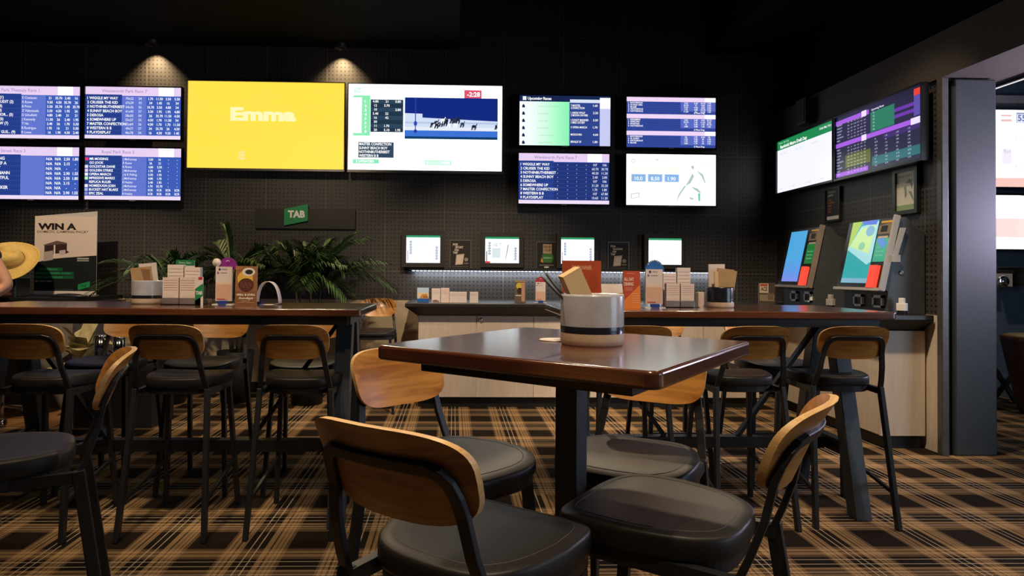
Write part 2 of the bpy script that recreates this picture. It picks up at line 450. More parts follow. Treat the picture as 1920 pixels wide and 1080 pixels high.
# ================================================================== THE SETTING
WALL_Y, WALL_X, CEIL = 6.75, 3.40, 3.56
mb = MB(); mb.quad([(-7, -1.5, 0), (9, -1.5, 0), (9, 9, 0), (-7, 9, 0)], 'carpet'); structure(mb, 'floor')
mb = MB(); mb.box(-7, -3.12, 5.2, 6.74, -0.02, 0.004, 'timber_floor'); structure(mb, 'trim_1')
mb = MB(); mb.box(-7, WALL_X + 0.15, WALL_Y, WALL_Y + 0.15, 0.95, 4.4, 'pegboard_back'); structure(mb, 'wall_back')
mb = MB(); mb.box(-7, WALL_X, WALL_Y + 0.005, WALL_Y + 0.14, 0.0, 0.95, 'wainscot'); structure(mb, 'trim_2')
mb = MB(); mb.box(-7, -0.35, WALL_Y - 0.012, WALL_Y + 0.02, 0.0, 0.10, 'kick'); structure(mb, 'baseboard_back')
mb = MB(); mb.box(WALL_X, WALL_X + 0.15, 4.44, WALL_Y, 0.957, 2.62, 'pegboard_right'); structure(mb, 'wall_right')
mb = MB(); mb.box(WALL_X - 0.01, WALL_X + 0.14, 4.44, WALL_Y, 0.0, 0.957, 'birch'); structure(mb, 'trim_3')
mb = MB()
mb.box(-7, 0.04, -1.5, WALL_Y, CEIL, CEIL + 0.9, 'ceiling_black')
mb.box(2.63, 9, -1.5, 9, CEIL, CEIL + 0.9, 'ceiling_black')
mb.box(0.04, 2.63, -1.5, WALL_Y, CEIL + 0.7, CEIL + 0.9, 'ceiling_black')
structure(mb, 'ceiling')
mb = MB(); mb.box(WALL_X - 0.03, 3.86, -1.5, WALL_Y, 2.61, 2.93, 'beam'); structure(mb, 'ceiling_beam')
mb = MB(); mb.box(WALL_X + 0.02, 3.84, -1.5, WALL_Y, 2.93, CEIL + 0.01, 'ceiling_black'); structure(mb, 'trim_7')
mb = MB(); mb.box(3.36, 3.41, 4.385, 4.435, 0, 2.61, 'post_metal'); structure(mb, 'wall_post', 0.006)
mb = MB(); mb.box(3.41, 3.45, 4.42, 4.8, 0, 2.61, 'kick'); structure(mb, 'trim_4')
mb = MB(); mb.box(3.45, 3.748, 4.385, 4.75, 0, 2.60, 'column'); structure(mb, 'wall_column', 0.012)
mb = MB(); mb.box(WALL_X + 0.15, 9, 6.62, 6.77, 0, 3.6, 'navy_wall'); structure(mb, 'wall_far_room')
mb = MB(); mb.box(-7.15, -7, -1.5, WALL_Y, 0, 4.4, 'navy_wall'); structure(mb, 'wall_left')
# thin ledge on the back wall under the betting screens
mb = MB(); mb.box(-0.45, 2.95, WALL_Y - 0.07, WALL_Y, 1.262, 1.285, 'frame_dark'); structure(mb, 'trim_5')

# lamps -----------------------------------------------------------
t = thing('strip_light', 'long cold white light strip under the ledge below the small betting screens', 'light strip', (-0.43, WALL_Y - 0.05, 1.25))
mb = MB(); mb.box(0.0, 3.28, -0.012, 0.012, 0.004, 0.012, 'grey_plastic'); mb.build('channel', t)
mb = MB()
for k in range(82): mb.box(0.008 + k * 0.04, 0.036 + k * 0.04, -0.006, 0.006, -0.001, 0.004, glow('#DCE8FF', 6.0))
mb.build('diode_strip', t)
a = area('strip_glow', (1.2, WALL_Y - 0.045, 1.244), (1.2, WALL_Y - 0.015, 0.9), 3.2, 0.015, 11.0, (0.75, 0.86, 1.0))
def downlight(px, X, label):
    t = thing('downlight', label, 'ceiling light', (X, 6.63, CEIL))
    mb = MB(); mb.lathe([(0.052, 0.0), (0.052, -0.05), (0.058, -0.05), (0.058, 0.0)], 'kick', 28, capb=False); mb.build('trim_ring', t)
    mb = MB(); mb.lathe([(0.03, -0.002), (0.0, -0.001)], glow('#FFD9A0', 0.12), 20, capb=False); mb.build('lens', t)
    spot('downlight_beam', (X, 6.63, CEIL - 0.01), (X, 6.71, 2.6), 90, (1.0, 0.70, 0.38), 95, 1.0, 0.02)
downlight(290, -3.07, 'small recessed ceiling light washing the wall above the left screens')
downlight(640, -1.17, 'small recessed ceiling light washing the wall above the yellow screen')

# ================================================================== SCREENS
SP = dict(head='#EAD2F4', tab='#FFF4FF', navy='#263F8C', mid='#6477D0', right='#3D5DB8', white='#FFFFFF')
def screen_thing(name, label, cat, TL, BR, depth, bez, draw, wall, group=None, side=None, bezm='bezel', chin=0.018, mount=0.3, badge=True):
    """TL, BR: world corners of the lit area. side None: faces -Y; 'X': faces -X"""
    if side == 'X':
        w = abs(TL.y - BR.y); base = Vector((TL.x, (TL.y + BR.y) / 2, BR.z)); rz = -PI / 2; back = wall - TL.x
    else:
        w = BR.x - TL.x; base = Vector(((TL.x + BR.x) / 2, TL.y, BR.z)); rz = 0; back = wall - TL.y
    h = TL.z - BR.z
    t = thing(name, label, cat, base, rz, group)
    mb = MB()
    mb.box(-w / 2, w / 2, 0.012, depth, 0, h, bezm if bezm != 'bezel_silver' else 'bezel')
    for x0, x1, z0, z1 in ((-w / 2 - bez, w / 2 + bez, h, h + bez), (-w / 2 - bez, w / 2 + bez, -chin, 0), (-w / 2 - bez, -w / 2, 0, h), (w / 2, w / 2 + bez, 0, h)):
        mb.box(x0, x1, -0.006, depth, z0, z1, bezm)
    if badge: mb.box(-0.03, 0.03, -0.0075, -0.006, -chin * 0.7, -chin * 0.3, 'grey_plastic')
    mb.build('casing', t)
    if back > depth + 0.004:
        mb = MB(); mb.box(-w * mount / 2, w * mount / 2, depth, back, h * 0.3, h * 0.7, 'black_metal'); mb.build('wall_mount', t)
    mb = MB(); cv = Canvas(mb, (-w / 2, 0.010, h), (1, 0, 0), (0, 0, -1), w, h)
    draw(cv)
    mb.build('display', t)
    return t
G = glow
def rows_table(names, mids, cols, head_txt, numbered=True, sw=None, splits=(0.0, 0.38, 0.635), tabx=(0.76, 0.92), footer=True, hl=None, navy2=False):
    def draw(c):
        c.rect(0, 0, 1, 1, G(SP['right']), 0)
        c.rect(0, 0, 1, 0.165, G(SP['head']))
        c.rect(tabx[0], 0, tabx[1], 0.165, G(SP['tab'], 1.2), 2)
        c.text(head_txt, 0.17, 0.105, 0.06, G('#A78FC4'), 3, bold=0.01)
        c.rect(splits[0], 0.145, splits[1], 0.925, G(SP['navy']), 2)
        c.rect(splits[1], 0.175, splits[2], 0.925, G('#22357A' if navy2 else SP['mid']), 2)
        if footer: c.rect(0, 0.925, 1, 1, G('#F0DDF8'), 3)
        n = len(names); top, bot = 0.18, 0.92
        for i, nm in enumerate(names):
            y = top + (bot - top) * (i + 0.74) / n; s = 0.62 * (bot - top) / n
            c.rect(0, top + (bot - top) * (i + 1) / n - 0.002, 1, top + (bot - top) * (i + 1) / n, G('#5570C0'), 3)
            x = 0.02
            if sw:
                c.rect(0.0, y - s * 1.05, 0.032, y + s * 0.2, G(sw[i % len(sw)]), 4); x = 0.045
            c.text(('%d ' % (i + 1) if numbered else '') + nm, x, y, s, G('#FFFFFF', 1.1), 4, bold=0.02, stretch=0.92)
            if mids:
                for x_, tx, al in mids(i): c.text(tx, x_, y, s * 0.92, G('#E8ECFF'), 4, al, 0.01, 0.9)
            for k, tx in enumerate(cols(i)):
                c.text(tx, 0.68 + 0.092 * k, y, s * 0.92, G('#FFFFFF', 1.1), 4, 'C', 0.015, 0.9)
    return draw
R_ = random.Random(3)
def odds(): return R_.choice(['3.50', '1.45', '16', '21', '4.80', '9.50', '1.70', '26', '2.40', '35.70', '5.50', '11.50', '34', '1.95', '4.50'])
def od4(i): return [odds() for _ in range(4)]
NM = ['WIGGLE MY WAY', 'CRUISER THE KID', 'NOTHINBUTHERBEST', 'SUNNY BEACH BOY', 'DEROSA', 'SOMEWHERE UP', 'MASTER CONFECTION', 'WESTERN B B', 'PLAYDISPLAY']
YF = 6.62
def wall_tv(label, tl, br, draw, **kw):
    return screen_thing('wall_screen', label, 'screen', aty(*tl, YF), aty(*br, YF), 0.05, kw.pop('bez', 0.010), draw, WALL_Y, **kw)
BANK = 'race screens on the back wall'
wall_tv('top left screen of the four blue race tables, cut off by the left edge', (-29, 160), (149, 261),
        rows_table(['KOLD (1)', 'THIS AUDIT (2)', 'AZIZ (3)', 'VOY (4)', 'WARRIOR... (5)', 'ZERO (6)', 'TEKLAW (7)', 'FIY (8)', 'SWEET GUS... (9)'],
                   lambda i: [(0.39, ['E Costanzo', 'R Rowe', 'B Price', 'Z Valenzuela', 'D Schofield', 'J Kennedy', 'T Ho', 'B Rodrigue', 'R Lowe'][i], 'L')], od4, 'Park Thessaly Race 1'), group=BANK)
wall_tv('top right of the four blue race tables, nine runners, beside the yellow screen', (159.7, 161.8), (338.5, 262),
        rows_table(NM, lambda i: [(0.46, '%dx%d' % (70 - i * 3, 22 + i * 7), 'C'), (0.57, str(54 + i % 4), 'C')], od4, 'Wentworth Park Race 7'), group=BANK)
wall_tv('bottom left screen of the four blue race tables, empty pale middle column', (-30, 274.2), (147.5, 374.5),
        rows_table(['DANCING', 'MISCHIEF A', 'BANDIT', 'SAND MANN', 'DELIGHTFUL', 'JET', 'TOP SEEKER', 'BELLA'], None,
                   lambda i: ['N/A', 'N/A', ['2.50', '2.15', '-', '2.90'][i % 4], ['1.80', '-', '-', '1.55'][i % 4]], 'Street Race 3', numbered=False), group=BANK)
wall_tv('bottom right screen of the four blue race tables, coloured silks beside each name', (159.3, 276.5), (338.7, 375.8),
        rows_table(['MR MOSSING', 'GO JOOK', 'GOLDSTAR DANE', 'GOLDEN STRIKE', 'OPERA MARCH', 'MPRESSIVE MARKS', 'REPLICA RULER', 'HOMEDUGN JOSH', 'BUCKET HAT BLAKE', 'EPIC ZEAL'],
                   lambda i: [(0.39, ['J McKenney', 'R Rowe', 'R Rowe', 'J McKenney', 'J & R Pelling', 'J McKenney', 'B Healey', 'J McKenney', 'J McKenney', 'B Healey'][i], 'L')],
                   lambda i: ['SCR'] * 4 if i > 7 else [odds(), odds(), '-', '-'], 'Royal Park Race 5', numbered=False,
                   sw=['#E0407A', '#303A6A', '#E8E8FF', '#E0D0F0', '#F4F4FF', '#BFF5C8', '#2A3A80', '#F0F0FF', '#A8B8F0', '#8090E0']), group=BANK)
def yellow(c):
    c.rect(0, 0, 1, 1, G('#FFD84A', 1.15), 0)
    c.text('Emma', 0.27, 0.44, 0.14, G('#FFF0B4', 1.1), 1, bold=0.05, width=0.42)
    for k in range(3): c.rect(0.325, 0.80 + 0.035 * k, 0.365, 0.825 + 0.035 * k, G('#FFE99A'), 1)
wall_tv('large bright yellow screen with a faint word across its middle', (352.5, 151.3), (644.3, 318), yellow, bezm='bezel_silver', bez=0.007, chin=0.022, badge=False)
def racewatch(c):
    Wt = G('#F7FFFC', 1.9); c.rect(0, 0, 1, 1, Wt, 0)
    gr = G('#8DF0B4')
    c.rect(0.035, 0.04, 0.085, 0.10, G('#CFF9E0')); c.text('TAB', 0.04, 0.088, 0.035, Wt, 2, bold=0.02)
    c.rect(0.085, 0.13, 0.14, 0.60, gr); c.rect(0.03, 0.13, 0.085, 0.155, gr); c.rect(0.03, 0.57, 0.085, 0.60, gr)
    for k in range(8): c.text(str(k + 1), 0.105, 0.215 + k * 0.05, 0.028, Wt, 2, bold=0.02)
    T = [('4.80', '21', '0.80'), ('12', '3.70', ''), ('10', '', '2.80'), ('5.40', '22', ''), ('16', '42', ''), ('50', '', ''), ('11', '1.70', ''), ('20', '5.10', '1.95')]
    for i, rw in enumerate(T):
        y = 0.175 + i * 0.0475
        c.rect(0.142, y, 0.355, y + 0.0475, G('#22364A' if i % 2 else '#2E465C'))
        for k, tx in enumerate(rw): c.text(tx, 0.175 + 0.073 * k, y + 0.036, 0.027, G('#FFFFFF', 1.1), 2, 'C', 0.02)
    c.rect(0.752, 0.05, 0.865, 0.145, G('#E2566E')); c.text('-2:28', 0.855, 0.125, 0.052, G('#FFFFFF', 1.1), 2, 'R', 0.03)
    c.rect(0.365, 0.145, 0.972, 0.63, G('#122A80'))
    c.poly([(0.365, 0.33), (0.365, 0.53), (0.972, 0.53), (0.972, 0.415), (0.48, 0.38), (0.48, 0.335)], G('#D2E0F8'), 2)
    c.rect(0.365, 0.43, 0.972, 0.45, G('#B8C8E4'), 3); c.rect(0.365, 0.49, 0.972, 0.53, G('#E8EEF8'), 3)
    c.rect(0.365, 0.53, 0.972, 0.60, G('#3E74D8'), 2); c.rect(0.365, 0.60, 0.972, 0.63, G('#123E6A'), 2)
    c.rect(0.432, 0.145, 0.438, 0.55, G('#2A46A8'), 4); c.disc(0.435, 0.45, 0.011, 0.03, G('#2A50B8'), 5); c.disc(0.435, 0.54, 0.011, 0.02, G('#1E3C98'), 5)
    rr = random.Random(5)
    def horse(x, y, s, m, l):
        c.poly([(x, y), (x + .5 * s, y - .012 * s / .03), (x + s, y - .004), (x + s * .95, y + .02), (x + .3 * s, y + .022)], m, l)
        c.poly([(x + .85 * s, y), (x + 1.2 * s, y - .03), (x + 1.32 * s, y - .022), (x + s, y + .012)], m, l)
        for q in (0.1, 0.3, 0.75, 0.95): c.poly([(x + q * s, y + .012), (x + q * s - .006, y + .05), (x + q * s - .002, y + .05), (x + q * s + .006, y + .012)], m, l)
    for k in range(16):
        horse(0.53 + k * 0.0125 + rr.uniform(-.01, .01), 0.415 + rr.uniform(-.02, .05) - 0.001 * k, 0.024, G(['#1A2238', '#FFFFFF', '#202840', '#303850'][k % 4]), 5 + k % 3)
    horse(0.80, 0.47, 0.03, G('#1A2238'), 5); horse(0.955, 0.46, 0.012, G('#1A2238'), 5)
    c.rect(0.065, 0.675, 0.295, 0.855, G('#324A60'))
    for i, tx in enumerate(['MASTER CONFECTION', 'SUNNY BEACH BOY', 'NOTHINBUTHERBEST', 'WESTERN B B']):
        c.text(tx, 0.07, 0.712 + i * 0.045, 0.03, G('#FFFFFF', 1.1), 2, bold=0.025, stretch=0.85)
    c.rect(0.03, 0.875, 0.20, 0.925, gr); c.text('2 UPDATED', 0.05, 0.912, 0.028, Wt, 2, bold=0.01)
    c.rect(0.50, 0.88, 0.67, 0.93, gr); c.rect(0.505, 0.887, 0.665, 0.923, G('#E4FFF2', 1.2), 2); c.text('QUADDIE', 0.52, 0.915, 0.025, gr, 3)
    for i in range(4):
        c.text(['Approximate', 'Dividends', 'Trifecta', 'First four'][i], 0.40, 0.72 + i * 0.045, 0.024, G('#DDE6EC'), 2)
        for k in range(3): c.text(['7.50', '12.40', '30'][(i + k) % 3], 0.78 + 0.07 * k, 0.72 + i * 0.045, 0.024, G('#D2DCE6'), 2, 'C')
    c.text('Melbourne  Race 7', 0.64, 0.675, 0.02, G('#F0E088'), 2)
wall_tv('large white screen showing a horse race and a red countdown box', (653.9, 157), (940.6, 321.5), racewatch, bezm='bezel_silver', bez=0.007, chin=0.026)
def upcoming(c):
    c.rect(0, 0, 1, 1, G('#2F4590'), 0); c.rect(0, 0, 1, 0.12, G('#16264F'))
    c.rect(0.035, 0.02, 0.075, 0.095, G('#E8F4FF'), 2); c.text('Upcoming Races', 0.09, 0.085, 0.055, G('#FFFFFF', 1.1), 2, bold=0.03, stretch=0.9)
    cols = ['#F4FFF8', '#EEFFF5', '#E0FFEC', '#CCFBDD', '#B4F6CC', '#9BF0BC', '#86EBAF']
    for k in range(28):
        f = k / 27 * (len(cols) - 1); i0 = min(int(f), len(cols) - 2); f -= i0
        q = '#' + ''.join('%02X' % round(int(cols[i0][j:j + 2], 16) * (1 - f) + int(cols[i0 + 1][j:j + 2], 16) * f) for j in (1, 3, 5))
        c.rect(k * 0.55 / 28, 0.12, (k + 1) * 0.55 / 28, 1, G(q, 1.1), 2)
    for i in range(6):
        y = 0.2 + i * 0.145
        c.poly([(0.03, y), (0.045, y - 0.03), (0.06, y + 0.01), (0.06, y + 0.045), (0.03, y + 0.045)], G('#182848'), 3)
        c.text(['Wentworth Park R1', 'Redcliffe R2', 'Albion R3', 'Ballarat R7', 'Cranbourne R8', 'Angle Park R4'][i], 0.2, y + 0.03, 0.035, G('#A8C8B8'), 3)
        for q in range(2): c.text(['7 MASTER', 'CONFECTION', '1 ARKIN WOLF', '2 MOON ON FIRE', '1 SUNLIT MANNER', '3 MISS GATSBY', '5 OPERA MARCH', '', 'MODOORA', '', 'BRINLEY SF', ''][i * 2 + q], 0.565, y + 0.01 + q * 0.05, 0.04, G('#FFFFFF'), 4, bold=0.02, stretch=0.75)
        c.text(['1.60', '2.20', '3.50', '1.70', '4.60', '1.80'][i], 0.81, y + 0.01, 0.042, G('#FFFFFF'), 4, bold=0.02)
    c.rect(0.555, 0.07, 0.885, 0.135, G('#DCE4F8'), 3); c.rect(0.885, 0.03, 1, 1, G('#C9CDF4'), 3); c.rect(0.885, 0.03, 1, 0.25, G('#F4F0FF', 1.15), 4)
wall_tv('screen with green and white list of upcoming races, right of the horse race', (974.4, 178), (1144.2, 274.4), upcoming, group=BANK)
wall_tv('navy race screen with nine runners directly below the green and white list', (972.9, 286.8), (1142.2, 383.3),
        rows_table(NM, lambda i: [(x_, '-', 'C') for x_ in (0.43, 0.54, 0.64, 0.745)] + [(0.845, ['107', '60.70', '40.20', '2.40', '107', '31.20', '1.70', '107', '10.60'][i], 'C'), (0.95, ['106', '30.70', '11.20', '2.80', '106', '33.20', '1.80', '67.80', '11.20'][i], 'C')], lambda i: [], 'Wentworth Park Race 7', splits=(0, 0.385, 1.0), navy2=True), group=BANK)
def three_bands(c):
    c.rect(0, 0, 1, 1, G('#33489A'), 0)
    rr = random.Random(8)
    for b, y0 in enumerate((0, 0.335, 0.67)):
        c.rect(0, y0, 1, y0 + 0.085, G('#F2D8F8'), 2); c.rect(0.88, y0, 1, y0 + 0.085, G('#FFF2FF', 1.15), 3)
        c.rect(0.61, y0 + 0.085, 1, y0 + 0.27, G('#5A6CC4'), 1)
        for i in range((5, 4, 4)[b]):
            y = y0 + 0.125 + i * 0.042
            c.text('%d  %s' % (i + 1, rr.choice(['SPARTAN', 'NOTORIOUS', 'FLYING GIRL', 'BLAZE', 'EL DURO', 'DREAMERS'])), 0.02, y, 0.03, G('#FFFFFF', 1.1), 3, bold=0.02)
            c.rect(0.2, y + 0.006, 0.6, y + 0.012, G('#22357C'), 2)
            for x in (0.67, 0.78, 0.86, 0.93): c.text(odds(), x, y, 0.03, G('#FFFFFF'), 3, 'C', 0.02)
        c.text('$ Place Dog', 0.76, y0 + 0.315, 0.03, G('#FFFFFF', 1.1), 3, bold=0.02)
wall_tv('blue screen split by three pale pink bands, top of the right pair', (1174.9, 181.3), (1341.8, 278), three_bands, group=BANK)
def promo(c):
    c.rect(0, 0, 1, 1, G('#FAFFF2', 1.7), 0)
    L = G('#D2DEC8')
    c.disc(0.08, 0.13, 0.022, 0.04, L); c.disc(0.08, 0.13, 0.013, 0.024, G('#FAFFF2', 1.7), 2)
    c.text('BLUE BASE MARKETS', 0.13, 0.13, 0.05, G('#C4D4D8'), 2, bold=0.01); c.text('EVERY SUNDAY', 0.13, 0.2, 0.045, G('#C4D4D8'), 2)
    for k in range(3):
        x = 0.06 + k * 0.185
        c.rect(x, 0.39, x + 0.16, 0.54, G('#8DB8E8')); c.text(['10.0', '8.50', '1.90'][k], x + 0.08, 0.51, 0.07, G('#F0F8FF', 1.1), 2, 'C', 0.02)
        c.rect(x, 0.25, x + 0.16, 0.37, G('#F2F7E4', 1.2))
    c.text('ALL', 0.86, 0.17, 0.06, G('#D8DCC4'), 2, 'C'); c.text('GAMES', 0.86, 0.24, 0.06, G('#D8DCC4'), 2, 'C')
    A = G('#B4CCC8')
    for pts in ([(0.56, 0.95), (0.6, 0.8), (0.67, 0.62), (0.655, 0.60), (0.585, 0.78)], [(0.66, 0.62), (0.72, 0.56), (0.76, 0.42), (0.74, 0.36), (0.70, 0.5)],
                [(0.72, 0.24), (0.74, 0.2), (0.76, 0.24), (0.75, 0.3)], [(0.78, 0.3), (0.86, 0.38), (0.89, 0.55), (0.88, 0.56), (0.84, 0.42)],
                [(0.7, 0.82), (0.76, 0.86), (0.75, 0.88), (0.72, 0.88)], [(0.8, 0.76), (0.83, 0.75), (0.83, 0.9), (0.81, 0.92)], [(0.72, 0.62), (0.8, 0.66), (0.84, 0.74), (0.82, 0.75), (0.76, 0.68)]):
        c.poly(pts, A if pts[0][0] < 0.79 else G('#7CD0C0'), 2)
    c.poly([(0.055, 0.78), (0.15, 0.75), (0.15, 0.85), (0.055, 0.88)], G('#B8C0C0'), 2); c.poly([(0.065, 0.795), (0.14, 0.77), (0.14, 0.84), (0.065, 0.865)], G('#FAFFF2', 1.7), 3)
wall_tv('pale white promotion screen with three blue boxes, bottom of the right pair', (1174.4, 288.4), (1342.2, 386), promo, group=BANK)
# right wall pair
def corona(c):
    c.rect(0, 0, 1, 1, G('#E9EAF8', 1.15), 0); c.rect(0, 0, 1, 0.17, G('#1E8A50'))
    c.text('Tennis - Stars Cup', 0.03, 0.055, 0.035, G('#CFF0DC'), 2); c.text('Randwick Metro Draft Day', 0.06, 0.145, 0.06, G('#FFFFFF', 1.1), 2, bold=0.03)
    c.text('Odds May Vary', 0.97, 0.08, 0.04, G('#FFFFFF'), 2, 'R', 0.01)
    for k in range(3): c.text(['Market Winner', 'Head to head', 'Line betting'][k], 0.05 + 0.3 * k, 0.27, 0.03, G('#C2C4D4'), 2)
    for k in range(4): c.text(['Terms', 'apply', 'see venue', 'today'][k], 0.05 + 0.25 * k, 0.94, 0.03, G('#BCC0D0'), 2)
def purple(c):
    c.rect(0, 0, 1, 1, G('#1B1B3A'), 0)
    P, P2 = G('#A65CE0'), G('#6A2FA8')
    for y, x1 in ((0.03, 0.43), (0.40, 1.0), (0.88, 0.42)): c.rect(0, y + 0.03, x1, y + 0.10, P, 2)
    c.rect(0.34, 0.05, 0.40, 0.14, G('#F0E0FF'), 3); c.rect(0.34, 0.42, 0.40, 0.51, G('#F0E0FF'), 3); c.rect(0.89, 0.42, 1, 0.51, G('#F0E4FF'), 3)
    c.rect(0.45, 0.12, 0.72, 0.42, G('#1F7A5C'), 2)
    for y in (0.2, 0.29): c.rect(0.72, y, 0.92, y + 0.05, P2, 2)
    c.rect(0.92, 0.03, 1, 0.12, G('#E5402A'), 3); c.rect(0.92, 0.12, 1, 0.40, G('#5B4AA8'), 2)
    c.rect(0.13, 0.66, 0.45, 0.86, G('#5A6428'), 2); c.rect(0.47, 0.80, 1, 0.93, G('#256A70'), 2); c.rect(0.6, 0.51, 1, 0.58, G('#3A1F6A'), 2)
    rr = random.Random(2)
    for i in range(16):
        y = 0.15 + i * 0.05 + (0.05 if i > 5 else 0)
        if 0.40 < y < 0.52: continue
        c.text(rr.choice(['MOONLIT', 'RED BARON', 'COSMIC', 'GEM CITY', 'DUKE', 'FRESH']), 0.015, y, 0.022, G('#D8DCFF'), 3)
        for x in range(6): c.text(odds(), 0.17 + 0.042 * x, y, 0.02, G('#E8E6C8' if y > .64 else '#D6CCF4'), 3, 'C')
        if y > 0.52:
            for x in range(4): c.text(odds(), 0.5 + 0.12 * x, y, 0.022, G('#C8D8F0'), 3)
        else:
            c.text('R%d' % (i + 1), 0.48, y, 0.026, G('#BFE8D4'), 3)
    c.text('Upcoming Races', 0.46, 0.10, 0.03, G('#E8E8FF'), 3, bold=0.02)
screen_thing('wall_screen', 'screen with green header and white page on the right side wall', 'screen', Vector((3.28, 6.52, 2.585)), Vector((3.28, 5.545, 2.065)), 0.05, 0.012, corona, WALL_X, side='X', badge=False)
screen_thing('wall_screen', 'purple and green race table screen on the right side wall', 'screen', Vector((3.28, 5.505, 2.587)), Vector((3.28, 4.475, 2.063)), 0.05, 0.012, purple, WALL_X, side='X', badge=False)
# next room
def far1(c):
    c.rect(0, 0, 1, 1, G('#FFFFFF', 1.8), 0)
    c.rect(0.28, 0.06, 0.36, 0.15, G('#F6C0C4')); c.rect(0.28, 0.085, 0.36, 0.12, G('#FFFFFF', 1.8), 2)
    c.rect(0.395, 0.03, 0.56, 0.165, G('#8E98C8')); c.rect(0.40, 0.05, 0.56, 0.16, G('#E2E6F8', 1.1), 2); c.text('55', 0.405, 0.14, 0.08, G('#6E78B0'), 3, bold=0.03)
    c.rect(0.29, 0.5, 0.36, 0.7, G('#EEE8F4', 1.1))
    for x, y in ((0.39, 0.4), (0.30, 0.56), (0.39, 0.76)): c.text('Bet', x, y, 0.05, G('#C8C8E0'), 3)
    c.rect(0, 0.88, 1, 1, G('#FFC8BE', 1.05))
def far2(c):
    c.rect(0, 0, 1, 1, G('#FFFFFF', 1.8), 0); c.poly([(0.42, 0), (0.6, 0), (0.6, 0.12)], G('#FFD2CC'))
    c.rect(0.0, 0.43, 0.45, 0.78, G('#FFDAD6', 1.1)); c.disc(0.45, 0.605, 0.06, 0.175, G('#FFDAD6', 1.1))
screen_thing('video_wall_panel', 'upper white screen with the number 55 in the next room', 'screen', Vector((5.2, 6.48, 2.945)), Vector((6.6, 6.48, 2.155)), 0.05, 0.006, far1, 6.62, badge=False)
screen_thing('video_wall_panel', 'lower white screen with pale pink shape in the next room', 'screen', Vector((5.2, 6.48, 2.07)), Vector((6.6, 6.48, 1.52)), 0.05, 0.02, far2, 6.62, badge=False)
# small betting terminals on the back wall
def term(rows):
    def draw(c):
        c.rect(0, 0, 1, 1, G('#F4FBFF', 1.6), 0); c.rect(0, 0, 1, 0.075, G('#2E9A66')); c.rect(0.02, 0.09, 1, 0.1, G('#A8D8C0'))
        if rows > 0:
            ink_ = G('#24528A' if rows < 3 else '#142A48')
            for x, ys in ((0.13, 0.24), (0.9, 0.44)):
                for k in range(5):
                    c.disc(x, ys + k * 0.1, 0.034, 0.045, ink_, 2, 10); c.disc(x, ys + k * 0.1, 0.014, 0.02, G('#F4FBFF', 1.6), 3, 8)
            c.text('STAKE IT' if rows < 3 else 'VIBE IT', 0.2, 0.36, 0.12, G('#C8D4D8' if rows < 3 else '#40566A'), 2, stretch=0.7)
            c.rect(0.03, 0.55, 0.06, 0.93, G('#B8A8C8' if rows < 3 else '#56506A'), 2)
        if rows == 3:
            c.poly([(0.5, 0.3), (0.68, 0.24), (0.62, 0.8), (0.44, 0.8)], G('#FFFFFF', 1.2), 3); c.poly([(0.66, 0.3), (0.7, 0.3), (0.62, 0.84), (0.6, 0.84)], G('#8898A4'), 3)
            c.rect(0.2, 0.42, 0.45, 0.8, G('#DDE8EE'), 2); c.rect(0.0, 0.93, 0.15, 1, G('#D84848'), 3)
        if rows == 0:
            c.rect(0.02, 0.84, 0.98, 0.86, G('#BFE0CC'), 2)
    return draw
for (x0, y0, x1, y1), rw, lb in (((762, 441, 825, 493), 2, 'small white betting screen in thick black frame, furthest left above the counter'),
                                 ((910, 444, 973, 493.5), 3, 'small betting screen in thick black frame showing a phone, beside the green poster'),
                                 ((1052, 445, 1114, 495), 1, 'small betting screen in thick black frame, left of the FOR RACING poster'),
                                 ((1216, 446.5, 1278, 496.5), 0, 'blank white betting screen in thick black frame, furthest right on the back wall')):
    screen_thing('betting_terminal', lb, 'screen', aty(x0, y0, 6.66), aty(x1, y1, 6.66), 0.06, 0.045, term(rw), WALL_Y, 'betting terminals above the counter', bezm='frame_dark', chin=0.045, badge=False)

# ================================================================== POSTERS AND SIGNS
def framed(name, label, cat, TL, BR, th, draw, framem, fw, side=None, group=None):
    if side == 'X':
        w = abs(TL.y - BR.y); base = Vector((TL.x, (TL.y + BR.y) / 2, BR.z)); rz = -PI / 2
    else:
        w = BR.x - TL.x; base = Vector(((TL.x + BR.x) / 2, TL.y, BR.z)); rz = 0
    h = TL.z - BR.z
    t = thing(name, label, cat, base, rz, group)
    mb = MB()
    for x0, x1, z0, z1 in ((-w / 2, w / 2, h - fw, h), (-w / 2, w / 2, 0, fw), (-w / 2, -w / 2 + fw, fw, h - fw), (w / 2 - fw, w / 2, fw, h - fw)):
        mb.box(x0, x1, 0, th, z0, z1, framem)
    mb.build('frame', t)
    mb = MB(); mb.box(-w / 2 + fw, w / 2 - fw, th * 0.45, th, fw, h - fw, 'paper_edge')
    cv = Canvas(mb, (-w / 2 + fw, th * 0.45 - 0.0006, h - fw), (1, 0, 0), (0, 0, -1), w - 2 * fw, h - 2 * fw, 0.0005)
    draw(cv); mb.build('print', t)
    return t
def sport(words_):
    def draw(c):
        c.rect(0, 0, 1, 1, ink('#1A120C'), 0)
        wt = ink('#E8D8C4')
        for i, (tx, x) in enumerate(words_): c.text(tx, x, 0.17 + 0.1 * i, 0.075, wt, 2, bold=0.04, stretch=0.9)
        c.poly([(0.3, 0.5), (0.7, 0.47), (0.62, 0.86), (0.24, 0.88)], ink('#CDB8A4'), 2)
        c.poly([(0.34, 0.54), (0.66, 0.52), (0.6, 0.82), (0.29, 0.84)], ink('#E0CFBC'), 3)
        c.disc(0.8, 0.68, 0.1, 0.07, ink('#9A8C80'), 3); c.rect(0.68, 0.8, 0.92, 0.84, ink('#8A7C70'), 3); c.rect(0.1, 0.93, 0.9, 0.95, ink('#6A5C50'), 2)
    return draw
